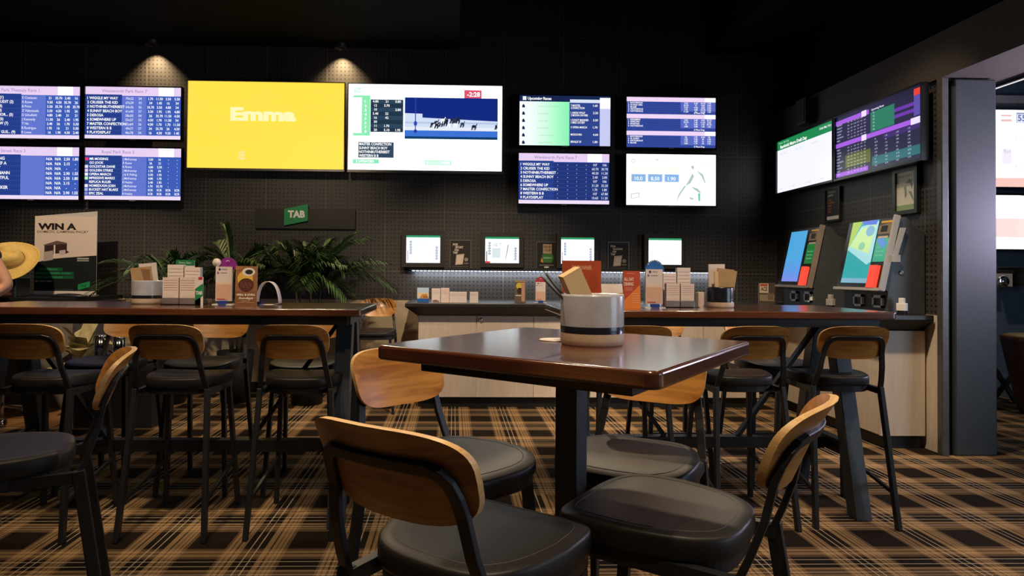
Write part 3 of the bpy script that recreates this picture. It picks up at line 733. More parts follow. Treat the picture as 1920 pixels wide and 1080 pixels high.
framed('framed_poster', 'dark poster in pale frame reading FOR SPORT on the wall above the counter', 'poster', aty(843.5, 450, 6.735), aty(883, 504.5, 6.735), 0.013,
       sport([('FOR', 0.12), ('SPORT', 0.24), ('ON', 0.2), ('TAP', 0.12)]), 'bezel_silver', 0.008)
def greenp(c):
    c.rect(0, 0, 1, 1, ink('#17140C'), 0); c.rect(0.32, 0.06, 0.8, 0.42, ink('#B89A78'), 2)
    c.poly([(0.28, 0.45), (0.82, 0.42), (0.9, 0.55), (0.8, 0.76), (0.3, 0.74)], ink('#3C7A3A'), 2); c.rect(0.34, 0.55, 0.8, 0.6, ink('#8FBF80'), 3)
    c.poly([(0.2, 0.72), (0.26, 0.55), (0.36, 0.76)], ink('#E0904A'), 3); c.rect(0.14, 0.83, 0.9, 0.86, ink('#8A8070'), 2); c.disc(0.52, 0.92, 0.14, 0.03, ink('#E8E0D0'), 2)
    c.text('FREE BET', 0.36, 0.2, 0.07, ink('#5A4030'), 3, bold=0.03, stretch=0.7); c.text('CLUB', 0.40, 0.32, 0.07, ink('#5A4030'), 3, bold=0.03)
framed('framed_poster', 'dark poster with tan and green picture, middle one of three above the counter', 'poster', aty(1005.5, 453, 6.735), aty(1043, 506.5, 6.735), 0.013, greenp, 'bezel_silver', 0.008)
framed('framed_poster', 'dark poster in pale frame reading FOR RACING, left of the blank screen', 'poster', aty(1139.5, 453.5, 6.735), aty(1179.5, 507, 6.735), 0.013,
       sport([('FOR', 0.12), ('RACING', 0.24), ('ON', 0.2), ('TAP', 0.12)]), 'bezel_silver', 0.008)
def responsible(c):
    c.rect(0, 0, 1, 1, ink('#120E0E'), 0)
    c.text('Gambling', 0.15, 0.12, 0.07, ink('#B8A8A0'), 2, bold=0.02); c.text("you're", 0.15, 0.22, 0.07, ink('#E8E0D8'), 2, bold=0.03)
    for k, tx in enumerate(['really', 'gambling', 'with?', 'Set a', 'limit']): c.text(tx, 0.15, 0.36 + 0.095 * k, 0.065, ink('#C05028'), 2, bold=0.03)
    c.rect(0.05, 0.86, 0.95, 0.97, ink('#D8CCC4'), 2)
framed('framed_poster', 'narrow black poster with orange lettering on the right side wall', 'poster', Vector((3.375, 5.83, 2.02)), Vector((3.375, 5.60, 1.715)), 0.025, responsible, 'plastic_black', 0.012, 'X')
def sketch(c):
    c.rect(0, 0, 1, 1, ink('#E4E3D2'), 0); g = ink('#8A9A94')
    c.rect(0, 0.86, 1, 1, ink('#93B07C'), 1)
    for pts in ([(0.5, 0.3), (0.7, 0.2), (0.85, 0.35), (0.8, 0.5), (0.72, 0.32)], [(0.6, 0.5), (0.8, 0.55), (0.9, 0.75), (0.84, 0.75), (0.7, 0.6)], [(0.4, 0.4), (0.5, 0.36), (0.55, 0.6), (0.45, 0.7)]): c.poly(pts, g, 2)
    c.text('Racing Form', 0.12, 0.14, 0.06, ink('#8A8C80'), 2)
framed('framed_poster', 'pale sketch poster in thick black frame above the big kiosk', 'poster', Vector((3.365, 4.90, 2.045)), Vector((3.365, 4.635, 1.695)), 0.035, sketch, 'plastic_black', 0.03, 'X')
# green sign
a_, b_ = aty(533, 382, 6.70), aty(577, 423, 6.70)
t = thing('brand_sign', 'green slanted sign with white letters on dark panel above the palms', 'sign', ((a_.x + b_.x) / 2, 6.70, b_.z))
w_, h_ = b_.x - a_.x, a_.z - b_.z
mb = MB(); mb.box(-0.42, 0.60, 0.02, 0.05, -0.03, 0.17, 'frame_dark'); mb.build('backing_panel', t)
mb = MB(); mb.prism([(-w_ / 2, 0, 0), (w_ / 2, 0, h_ * 0.22), (w_ / 2, 0, h_), (-w_ / 2, 0, h_ * 0.76)], (0, 0.02, 0), ink('#1E8A50')); mb.build('green_plate', t)
mb = MB(); cv = Canvas(mb, (-w_ / 2, -0.002, h_), (1, 0, 0), (0, 0, -1), w_, h_); cv.text('TAB', 0.52, 0.62, 0.30, ink('#F4F0E8'), 0, 'C', 0.05, width=0.72); mb.build('lettering', t)
# promotional poster standing on the service desk
def winp(c):
    c.rect(0, 0, 1, 1, ink('#E4D2C4'), 0)
    bk = ink('#1B1414')
    c.text('WIN A', 0.05, 0.17, 0.075, bk, 2, bold=0.05, width=0.62); c.text('DOMETIC CAMPING PACK*', 0.04, 0.215, 0.03, ink('#4A4A3A'), 2, bold=0.01, width=0.82)
    br = ink('#3A2420')
    c.poly([(0.14, 0.37), (0.36, 0.315), (0.54, 0.345), (0.40, 0.36), (0.2, 0.40)], ink('#6A5450'), 2)
    c.poly([(0.16, 0.38), (0.52, 0.35), (0.52, 0.46), (0.16, 0.50)], br, 3); c.rect(0.31, 0.37, 0.335, 0.52, ink('#F0E4DC'), 4)
    c.poly([(0.15, 0.46), (0.3, 0.44), (0.3, 0.56), (0.15, 0.58)], ink('#B8A8A0'), 4); c.poly([(0.4, 0.44), (0.5, 0.43), (0.5, 0.48), (0.4, 0.49)], ink('#C8B8B0'), 4); c.poly([(0.5, 0.43), (0.56, 0.46), (0.5, 0.48)], br, 4)
    c.poly([(0, 0.60), (0.25, 0.55), (0.5, 0.53), (1, 0.50), (1, 0.955), (0, 0.955)], ink('#081412'), 3)
    g = ink('#0E5A36')
    c.rect(0.05, 0.66, 0.46, 0.70, g, 4); c.rect(0.0, 0.71, 0.64, 0.75, g, 4); c.rect(0.0, 0.76, 0.64, 0.80, g, 4)
    c.text('COMMISSION A', 0.1, 0.692, 0.022, ink('#3AA070'), 5, bold=0.02); c.text('CAMPERVAN WORTH  & MORE', 0.02, 0.742, 0.022, ink('#3AA070'), 5, bold=0.02); c.text('TO BE WON AT VENUES', 0.02, 0.792, 0.022, ink('#3AA070'), 5, bold=0.02)
    c.text('BET NOW. HERE.', 0.02, 0.842, 0.02, ink('#C8C8C0'), 5, bold=0.02)
    c.rect(0.69, 0.53, 0.88, 0.55, ink('#A8A8A8'), 5); c.rect(0.69, 0.56, 0.88, 0.575, ink('#A8A8A8'), 5)
    c.poly([(0.71, 0.87), (0.9, 0.83), (0.9, 0.9), (0.71, 0.945)], ink('#18925A'), 5); c.text('TAB', 0.745, 0.905, 0.03, ink('#0C5030'), 6, bold=0.02)
    c.rect(0.02, 0.93, 0.64, 0.945, ink('#2E3A38'), 5)
    c.rect(0.0, 0.965, 1, 1, ink('#D8CFC8'), 5)
a_, b_ = aty(66, 402, 6.3), aty(180, 552, 6.3)
w_, h_ = b_.x - a_.x, a_.z - b_.z
t = thing('standing_poster', 'tall WIN A poster standing at the left end by the straw hat', 'poster', ((a_.x + b_.x) / 2, 6.3, 0.985))
mb = MB(); mb.box(-w_ / 2, w_ / 2, 0.0, 0.008, 0.012, h_, 'paper_edge'); cv = Canvas(mb, (-w_ / 2, -0.001, h_ + 0.0), (1, 0, 0), (0, 0, -1), w_, h_ - 0.012, 0.0005); winp(cv); mb.build('print', t)
mb = MB(); mb.prism([(-w_ / 2 + 0.02, 0.001, h_), (w_ / 2, 0.001, h_), (w_ / 2, 0.001, h_ + 0.05)], (0, 0.006, 0), ink('#C8C4C4')); mb.build('curled_corner', t)
mb = MB(); mb.box(-w_ / 2 - 0.01, w_ / 2, -0.03, 0.05, 0.0, 0.012, 'grey_plastic'); mb.build('foot', t)

# ================================================================== COUNTER
CT = 0.957
t = thing('worktop', 'long dark stone worktop running along the back wall and turning right', 'worktop', (0, 0, 0))
out = [(-0.43, 5.84), (2.93, 5.84), (2.93, 4.47), (3.365, 4.47), (3.365, 4.5), (3.389, 4.5), (3.389, 6.74), (-0.43, 6.74)]
ins = [(-0.325, 5.945), (3.035, 5.945), (3.035, 4.575), (3.31, 4.575), (3.33, 4.6), (3.389, 4.6), (3.389, 6.74), (-0.325, 6.74)]
mb = MB(); mb.loft([[(x, y, z) for x, y in out] for z in (CT - 0.034, CT)], 'counter_top', False); mb.build('top_slab', t, 0.004)
mb = MB(); mb.loft([[(x, y, CT - 0.115) for x, y in ins], [(x, y, CT - 0.034) for x, y in out]], 'counter_apron', False); mb.build('tapered_apron', t)
def cabinet(label, x0, x1, y0, face, knob=None, door_mb=None, group='birch cabinets under the counter'):
    """face 'Y': front looks at the viewer, spans x0..x1; face 'X': front looks left, spans y = x1..x0"""
    if face == 'Y': t = thing('counter_cabinet', label, 'cabinet', ((x0 + x1) / 2, y0, 0), 0, group)
    else: t = thing('counter_cabinet', label, 'cabinet', (y0, (x0 + x1) / 2, 0), -PI / 2, group)
    w = abs(x1 - x0); dp = 0.75 if face == 'Y' else 0.32
    mb = MB(); mb.box(-w / 2, w / 2, 0.018, dp, 0.095, CT - 0.116, 'birch'); mb.build('body', t)
    mb = MB(); mb.box(-w / 2, w / 2, 0.045, dp - 0.02, 0, 0.095, 'kick'); mb.build('kick_board', t)
    mb = MB(); mb.box(-w / 2 + 0.002, w / 2 - 0.002, 0, 0.018, 0.098, CT - 0.118, 'birch'); d = mb.build('door', t)
    if knob is not None:
        mb = MB(); mb.lathe([(0.006, 0), (0.006, 0.012), (0.014, 0.016), (0.014, 0.024), (0.0, 0.027)], 'chrome', 16)
        for i, v in enumerate(mb.v): mb.v[i] = (v[0] + knob, -v[2], v[1] + 0.812)
        k = mb.build('knob', d)
    return t
xs = [-0.315, 0.217, 0.742, 1.267, 1.79, 2.315, 2.84]
lb = ['birch cabinet at the left end of the back counter', 'birch cabinet with round knob, second from the left end', 'birch cabinet third from the left end, behind the square table',
      'birch cabinet fourth from the left end, behind the brown pot', 'birch cabinet fifth from the left end, behind the right bar table', 'last birch cabinet before the counter turns the corner']
for i in range(6): cabinet(lb[i], xs[i], xs[i + 1], 5.96, 'Y', (-0.22 if i == 1 else None))
ys = [5.955, 5.49, 5.02, 4.585]
for i, l_ in enumerate(['side cabinet in the inner corner of the counter', 'side cabinet in the middle of the short counter arm', 'side cabinet next to the blank end panel of the counter']):
    cabinet(l_, ys[i], ys[i + 1], 3.05, 'X')
mb = MB(); mb.box(3.05, 3.37, 4.562, 4.583, 0.095, CT - 0.116, 'birch'); o = mb.build('end_panel'); put(o, 'plain birch end panel closing the short counter arm', 'panel')

# ---- self service kiosks on the short arm
def kiosk(yn, yf, label, variant):
    t = thing('betting_kiosk', label, 'kiosk', (3.06, (yn + yf) / 2, CT), -PI / 2)
    w = yf - yn; h = w / 2            # local: x right (toward the viewer), y depth into the wall, z up
    prof = [(0.05, 0.0), (0.05, 0.16), (0.015, 0.19), (0.125, 0.70), (0.19, 0.70), (0.26, 0.62), (0.325, 0.60), (0.325, 0.0)]
    mb = MB(); mb.prism([(h - 0.02, y, z) for y, z in prof], (-w + 0.04, 0, 0), 'kiosk_dark'); mb.build('body', t, 0.004)
    def P(u, v): return Vector((u, 0.0 + 0.11 * v, 0.185 + 0.51 * v))   # on the leaning face
    nrm = Vector((0, -0.51, 0.11)).normalized()
    mb = MB()
    mb.prism([P(-h, 0) + nrm * 0.0, P(h, 0), P(h, 1), P(-h, 1)], -nrm * 0.02, 'kiosk_black'); mb.build('fascia', t)
    sm = 'grey_plastic' if variant == 2 else 'desk_top'
    mb = MB()
    mb.obox(P(0, -0.02) + nrm * 0.005, (h, 0, 0), nrm * 0.02, (P(0, 0.02) - P(0, -0.02)) / 2, sm)
    mb.obox(P(h, 0.5) + nrm * 0.004, (0.009, 0, 0), nrm * 0.02, (P(0, 1.03) - P(0, -0.03)) / 2, sm)
    mb.build('edge_frame', t)
    d = (P(0, 0) - P(0, 1)).normalized(); L = (P(0, 1) - P(0, 0)).length
    mb = MB(); c = Canvas(mb, P(-h, 1) + nrm * 0.001, (1, 0, 0), d, w, L)
    if variant == 1:
        c.rect(0.10, 0.03, 0.60, 0.93, G('#4FA8E0'), 1); c.rect(0.10, 0.86, 0.60, 0.93, G('#7A90E8'), 2)
        for k in range(6): c.rect(0.10, 0.5 + k * 0.06, 0.60, 0.56 + k * 0.06, G(['#53A6E2', '#57A3E3', '#5AA0E4', '#5F9DE5', '#659AE6', '#6C96E7'][k]), 2)
    else:
        c.rect(0.09, 0.0, 0.66, 0.93, G('#2FA5A8'), 1); c.rect(0.09, 0.86, 0.66, 0.93, G('#7EAFC4'), 2)
        c.poly([(0.09, 0.0), (0.09, 0.45), (0.30, 0.02), (0.30, 0.0)], G('#A8C84A'), 2)
        c.poly([(0.30, 0.08), (0.66, 0.02), (0.66, 0.62), (0.58, 0.66), (0.09, 0.42)], G('#A5DCE0'), 3)
        c.poly([(0.30, 0.12), (0.62, 0.06), (0.58, 0.5), (0.14, 0.38)], G('#C8E89A'), 4); c.disc(0.40, 0.38, 0.07, 0.06, G('#8CC8A0'), 5); c.disc(0.52, 0.16, 0.09, 0.08, G('#7FB0D0'), 5)
        c.poly([(0.30, 0), (0.64, 0), (0.62, 0.07), (0.36, 0.06)], G('#4A70D8'), 5)
    mb.build('display', t)
    mb = MB(); c = Canvas(mb, P(-h, 1) + nrm * 0.001, (1, 0, 0), d, w, L)
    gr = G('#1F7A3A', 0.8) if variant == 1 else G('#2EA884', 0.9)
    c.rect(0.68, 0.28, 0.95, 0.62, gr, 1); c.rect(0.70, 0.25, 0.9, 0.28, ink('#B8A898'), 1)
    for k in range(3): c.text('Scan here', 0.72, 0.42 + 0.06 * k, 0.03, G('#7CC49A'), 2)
    c.poly([(0.68, 0.09), (0.92, 0.06), (0.92, 0.22), (0.68, 0.22)], ink('#7A6A58'), 1); c.rect(0.71, 0.03, 0.93, 0.06, ink('#C8A030'), 1); c.rect(0.73, 0.10, 0.86, 0.19, ink('#1C1612'), 2)
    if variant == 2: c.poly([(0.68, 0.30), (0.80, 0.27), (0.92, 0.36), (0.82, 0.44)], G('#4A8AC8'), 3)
    mb.build('side_panel_card', t)
    mb = MB()
    q0, q1 = P(-h + w * 0.70, 0.02), P(-h + w * 0.90, 0.30)
    mb.obox((q0 + q1) / 2 + nrm * 0.014, (w * 0.075, 0, 0), nrm * 0.014, Vector((0, 0.11, 0.51)).normalized() * (q1 - q0).length * 0.46, G('#F04A36', 1.1)); mb.build('red_ticket_slot', t)
    for nm, u0 in (('card_slot', -0.06), ('ticket_slot', 0.17)):
        mb = MB(); z0, z1, y = 0.045, 0.135, 0.038
        for a0, a1, b0, b1 in ((u0 - .055, u0 + .055, z1 - .02, z1), (u0 - .055, u0 + .055, z0, z0 + .015), (u0 - .055, u0 - .04, z0, z1), (u0 + .04, u0 + .055, z0, z1)):
            mb.box(a0, a1, y - 0.006, y + 0.012, b0, b1, 'white_plastic')
        mb.box(u0 - 0.04, u0 + 0.04, y + 0.004, y + 0.012, z0 + .015, z1 - .02, 'kiosk_black'); mb.build(nm, t)
    if variant == 2:
        mb = MB(); mb.obox((h + 0.004, 0.115, 0.52), (0.01, 0, 0), Vector((0, 0.018, 0)), Vector((0, 0.03, 0.10)), 'grey_plastic'); mb.obox((h + 0.01, 0.085, 0.40), (0.014, 0, 0), (0, 0.03, 0), (0, 0, 0.025), 'grey_plastic'); mb.build('hinge_bracket', t)
        mb = MB(); mb.lathe([(0.016, 0), (0.016, 0.006), (0, 0.008)], 'white_plastic', 16)
        for i, v in enumerate(mb.v): mb.v[i] = (h - 0.02 + v[2], 0.15 + v[0], 0.30 + v[1])
        mb.build('round_lock', t)
    return t
kiosk(5.50, 6.06, 'smaller looking betting kiosk with plain blue display in the counter corner', 1)
kiosk(4.56, 5.12, 'nearer betting kiosk with teal and yellow display by the post', 2)

# ================================================================== TABLES
def bar_table(label, x0, x1, y0, y1):
    cx, cy = (x0 + x1) / 2, (y0 + y1) / 2
    t = thing('bar_table', label, 'table', (cx, cy, 0), 0, 'long bar tables')
    hx, hy = (x1 - x0) / 2, (y1 - y0) / 2
    mb = MB(); rounded_slab(mb, hx, hy, 1.014, 1.05, 0.02, 0.006, 'table_wood'); mb.build('tabletop', t)
    mb = MB()
    for s in (-1, 1): mb.box(-hx + 0.07, hx - 0.07, s * (hy - 0.045) - 0.015, s * (hy - 0.045) + 0.015, 0.972, 1.0135, 'black_metal')
    for s in (-1, 1): mb.box(s * (hx - 0.075) - 0.015, s * (hx - 0.075) + 0.015, -hy + 0.06, hy - 0.06, 0.972, 1.0135, 'slate_metal')
    mb.build('apron', t)
    oy = 0.04; ex = hx - 0.12
    for sx in (-1, 1):
        for sy in (-1, 1):
            mb = MB(); mb.prism([(sx * ex - 0.04, oy + sy * 0.035, 0.985), (sx * ex - 0.04, oy + sy * 0.115, 0.985), (sx * ex - 0.04, oy + sy * 0.335, 0.0), (sx * ex - 0.04, oy + sy * 0.255, 0.0)], (0.08, 0, 0), 'slate_metal')
            mb.build('leg', t, 0.003)
        mb = MB(); mb.box(sx * ex - 0.025, sx * ex + 0.025, oy - 0.23, oy + 0.23, 0.29, 0.36, 'black_metal'); mb.build('end_rail', t)
        mb = MB(); mb.bar((sx * (ex - 0.045), oy, 0.965), (sx * (ex - 0.50), oy, 0.345), 0.035, 0.02, 'black_metal', (0, 1, 0)); mb.build('brace', t)
    mb = MB(); mb.box(-ex + 0.03, ex - 0.03, oy - 0.03, oy + 0.03, 0.285, 0.345, 'black_metal'); mb.build('stretcher', t)
    return t
LT = bar_table('long dark wooden bar table on the left, running out of frame', -2.42, -0.435, 3.11, 3.75)
RT = bar_table('long dark wooden bar table on the right in front of the cabinets', 0.545, 2.19, 3.15, 3.88)
t = thing('square_table', 'square dark varnished high table on one post in the foreground', 'table', (0.301, 1.641, 0), math.radians(-37.4))
mb = MB(); rounded_slab(mb, 0.35, 0.35, 1.015, 1.05, 0.026, 0.007, 'table_wood'); mb.build('tabletop', t)
mb = MB(); mb.box(-0.27, 0.27, -0.27, 0.27, 0.985, 1.0145, 'black_metal'); mb.build('underframe', t, 0.003)
mb = MB(); mb.box(-0.03, 0.03, -0.03, 0.03, 0.012, 0.985, 'slate_metal'); mb.build('post', t, 0.003)
mb = MB(); mb.box(-0.22, 0.22, -0.22, 0.22, 0.0, 0.012, 'black_metal'); mb.box(-0.06, 0.06, -0.06, 0.06, 0.012, 0.022, 'black_metal'); mb.build('base_plate', t, 0.004)

# ================================================================== STOOLS
def make_stool(label, group):
    t = thing('bar_stool', label, 'stool', (0, 0, 0), 0, group)
    # seat outline
    def outl(k, n=44):
        pts = []
        for i in range(n):
            a = 2 * PI * i / n; c, s = math.cos(a), math.sin(a)
            x = 0.193 * math.copysign(abs(c) ** (2 / 3.6), c); y = 0.190 * math.copysign(abs(s) ** (2 / 3.6), s)
            x *= 1 - 0.20 * max(0, -y / 0.195)
            pts.append((x * k, 0.018 + y * k))
        return pts
    def zz(x, y, top): return top + 0.010 * (x / 0.2) ** 2 * 0.6 - (0.020 * ((y - 0.08) / 0.13) ** 2 if y > 0.08 else 0)
    mb = MB()
    rings = []
    for k, z in ((0.93, 0.672), (0.99, 0.675), (1.0, 0.682), (1.0, 0.698), (0.996, 0.710), (0.985, 0.7155), (0.965, 0.7180), (0.86, 0.7200), (0.6, 0.720), (0.3, 0.719)):
        kz = max(0, (z - 0.672) / 0.048)
        rings.append([(x, y, z + zz(x, y, 0) * kz) for x, y in outl(k)])
    mb.loft(rings, 'vinyl', True)
    ring = [(x, y, zz(x, y, 0.7198)) for x, y in outl(0.84)]
    mb.tube(ring + ring[:1], 0.0012, 'seam_thread', 4, False)
    mb.build('seat', t)
    mb = MB(); mb.loft([[(x, y, z) for x, y in outl(k)] for k, z in ((0.93, 0.642), (0.95, 0.646), (0.95, 0.6725))], 'black_metal', False)
    for s in (-1, 1):
        mb.bar((s * 0.163, -0.195, 0.656), (s * 0.163, 0.14, 0.656), 0.022, 0.03, 'black_metal', (1, 0, 0))
    mb.build('seat_frame', t)
    # curved plywood backrest
    lean = math.radians(22)
    def bp(x, v, off):
        y = -0.277 + 0.040 * (x / 0.17) ** 2 - v * math.sin(lean) - (0.012 * (v / 0.088) ** 2 if v > 0 else 0)
        return (x, y + off, 0.902 + v * math.cos(lean))
    n = 56
    def oc(k):
        pts = []
        for i in range(n):
            a = 2 * PI * i / n; c, s = math.cos(a), math.sin(a)
            v = 0.090 * math.copysign(abs(s) ** (2 / 3.4), s); x = 0.166 * math.copysign(abs(c) ** (2 / 3.4), c)
            x *= 1 + 0.03 * v / 0.09
            pts.append((x * k, v * k))
        return pts
    mb = MB()
    ks = (0.02, 0.25, 0.5, 0.72, 0.88, 0.97, 1.0)
    mb.loft([[bp(x, v, 0.0075) for x, v in oc(k)] for k in ks], 'back_wood', True, True, False)
    mb.loft([[bp(x, v, -0.0075) for x, v in oc(k)] for k in reversed(ks)], 'back_wood', True, False, True)
    mb.loft([[bp(x, v, o) for x, v in oc(1.0)] for o in (0.0075, -0.0075)], 'ply_edge', True, False, False)
    mb.build('backrest', t)
    # bent flat-bar back frame
    def fy(z): return -0.190 - (z - 0.67) * 0.42
    def fp(x, z):
        k = min(1, max(0, (z - 0.76) / 0.1)); return (x, fy(z) + 0.034 * (x / 0.17) ** 2 * k, z)
    half = [(0.166, 0.65), (0.159, 0.71), (0.149, 0.78), (0.139, 0.85), (0.135, 0.878), (0.128, 0.903), (0.115, 0.919), (0.095, 0.9255), (0.045, 0.9265)]
    pts = [fp(x, z) for x, z in half] + [fp(0, 0.9265)] + [fp(-x, z) for x, z in reversed(half)]
    mb = MB(); mb.path(pts, 0.024, 0.014, 'black_metal', (0, 1, 0.44)); mb.build('back_frame', t, 0.003)
    for s in (-1, 1):
        mb = MB(); mb.bar((s * 0.150, 0.145, 0.665), (s * 0.188, 0.205, 0.0), 0.022, 0.030, 'black_metal'); mb.build('leg', t, 0.003)
        mb = MB(); mb.bar((s * 0.166, -0.186, 0.675), (s * 0.196, -0.285, 0.0), 0.022, 0.032, 'black_metal'); mb.build('leg', t, 0.003)
    def fl(s, z): k = (0.69 - z) / 0.69; return (s * (0.150 + 0.038 * k), 0.145 + 0.06 * k, z)
    def rl(s, z): k = (0.70 - z) / 0.70; return (s * (0.166 + 0.030 * k), -0.19 - 0.095 * k, z)
    mb = MB(); mb.bar(fl(-1, 0.30), fl(1, 0.30), 0.014, 0.026, 'black_metal', (0, 1, 0)); mb.build('footrest', t)
    for s in (-1, 1):
        mb = MB(); mb.bar(fl(s, 0.25), rl(s, 0.17), 0.013, 0.018, 'black_metal', (1, 0, 0)); mb.build('side_rail', t)
    return t
first = None
def stool(x, y, deg, label, group):
    global first
    if first is None:
        first = make_stool(label, group); first.location = (x, y, 0); first.rotation_euler = (0, 0, math.radians(deg)); return first
    return copy_tree(first, (x, y, 0), math.radians(deg), label, group)
GF, GN, GB = 'stools round the square table', 'stools along the near side of the bar tables', 'stools along the far side of the bar tables'
stool(0.050, 1.285, -36, 'stool nearest the viewer with its curved wooden back toward us, tucked under the square table', GF)
stool(0.472, 1.425, 53, 'stool at the right front edge of the square table, backrest seen edge on', GF)
stool(0.0, 1.84, 222, 'stool at the left far side of the square table, wood grain backrest facing us', GF)
stool(0.515, 1.86, 150, 'stool at the right far side of the square table, backrest half hidden by the tabletop', GF)
stool(-1.265, 1.885, 117, 'lone stool at the bottom left, facing left away from the square table', 'stools standing apart')
stool(-1.935, 3.26, 0, 'leftmost of three stool backs at the left table, cut by the frame edge', GN)
stool(-1.31, 3.27, 0, 'stool at the left table, middle of three backs turned to us', GN)
stool(-0.74, 3.29, 0, 'stool at the left table, right end of three backs turned to us', GN)
stool(0.885, 3.36, 0, 'stool at the right table whose back peeks over the square tabletop beside the brown pot', GN)
stool(1.47, 3.38, 0, 'stool at the right table, middle one of the backs turned to us', GN)
stool(1.985, 3.40, -4, 'stool at the right end of the right table, beside the blank cabinet panel', GN)
stool(-1.96, 3.80, 180, 'stool behind the left table, nearest the pale leafy plant', GB)
stool(-1.42, 3.80, 180, 'stool behind the left table, middle of the far row', GB)
stool(-0.84, 3.80, 180, 'stool behind the left table, right end of the far row', GB)
stool(1.32, 3.93, 180, 'stool behind the right table, left one of the far pair', GB)
stool(1.92, 3.93, 180, 'stool behind the right table, right one of the far pair, by the slanted leg', GB)
stool(-0.70, 5.88, 180, 'far stool against the beige wall, between the left table and the counter', 'stools standing apart')

# ================================================================== THINGS ON THE TABLES
TT = 1.05
def pot(label, x, y, top, r=0.078, h=0.125):
    t = thing('utensil_pot', label, 'pot', (x, y, TT))
    mb = MB(); mb.lathe([(r * 0.94, 0.0), (r * 0.985, 0.006), (r, 0.014), (r, 0.030)], 'clay', 40); mb.build('clay_base', t)
    mb = MB(); mb.lathe([(r, 0.030), (r * 1.002, 0.031), (r * 1.002, 0.046), (r, 0.047)], 'glaze_navy', 40, capb=False); mb.build('dark_band', t)
    mb = MB(); mb.lathe([(r, 0.047), (r, h - 0.006), (r * 0.985, h), (r * 0.95, h - 0.002), (r * 0.93, h - 0.01), (r * 0.93, 0.04), (0.001, 0.04)], top, 40, capb=False); mb.build('glazed_wall', t)
    return t
def slab(name, label, cat, base, size, tilt_x, tilt_y, rz, m, art=None, group=None, edge=None):
    """upright leaning slab: size (w, th, h); rests with the middle of its bottom edge at base"""
    o = thing(name, label, cat, base, 0, group)
    o.rotation_euler = (tilt_x, tilt_y, rz)
    w, th, h = size
    mb = MB(); mb.box(-w / 2, w / 2, -th / 2, th / 2, 0, h, m)
    if edge: pass
    mb.build('sheet', o)
    if art:
        mb = MB(); c = Canvas(mb, (-w / 2, -th / 2 - 0.0006, h), (1, 0, 0), (0, 0, -1), w, h, 0.0005); art(c); mb.build('print', o)
    return o
# pot on the square table
px_, py_ = 0.346, 1.612
pot('grey pot with dark band and tan base standing on the square table', px_, py_, 'glaze_grey')
o = slab('menu_board', 'thick tan menu board leaning out of the grey pot on the square table', 'menu', (px_ + 0.006, py_ + 0.02, TT + 0.047), (0.052, 0.028, 0.152), 0.10, -0.50, 0.25, 'tan_board')
for i, (dx, dy, ty) in enumerate(((-0.030, -0.01, -0.62), (-0.022, 0.03, -0.55))):
    o = thing('pencil', ['dark pencil leaning left out of the grey pot, nearer one', 'dark pencil leaning left out of the grey pot, behind the other pencil'][i], 'pencil', (px_ + dx * 0.3, py_ + dy, TT + 0.046), 0, 'pencils in the grey pot')
    o.rotation_euler = (0.05, ty * 1.25, 0)
    mb = MB(); mb.tube([(0, 0, 0), (0, 0, 0.16)], 0.0036, 'slate_metal', 6); mb.build('shaft', o)
    mb = MB(); mb.lathe([(0.0036, 0.16), (0.0008, 0.175)], 'grey_plastic', 6, capt=True); mb.build('tip', o)
c_ = atz(1047, 638, TT)
t = thing('coaster', 'small white round coaster half hidden behind the grey pot', 'coaster', (0.268, 1.702, TT))
mb = MB(); mb.lathe([(0.040, 0), (0.042, 0.0015), (0.040, 0.003)], 'paper', 28, capt=True); mb.build('disc', t)
mb = MB(); c = Canvas(mb, (-0.02, 0.015, 0.0035), (1, 0, 0), (0, -1, 0), 0.05, 0.04, 0.0003); c.rect(0.3, 0.45, 0.75, 0.62, ink('#5A4A40')); mb.build('print', t)

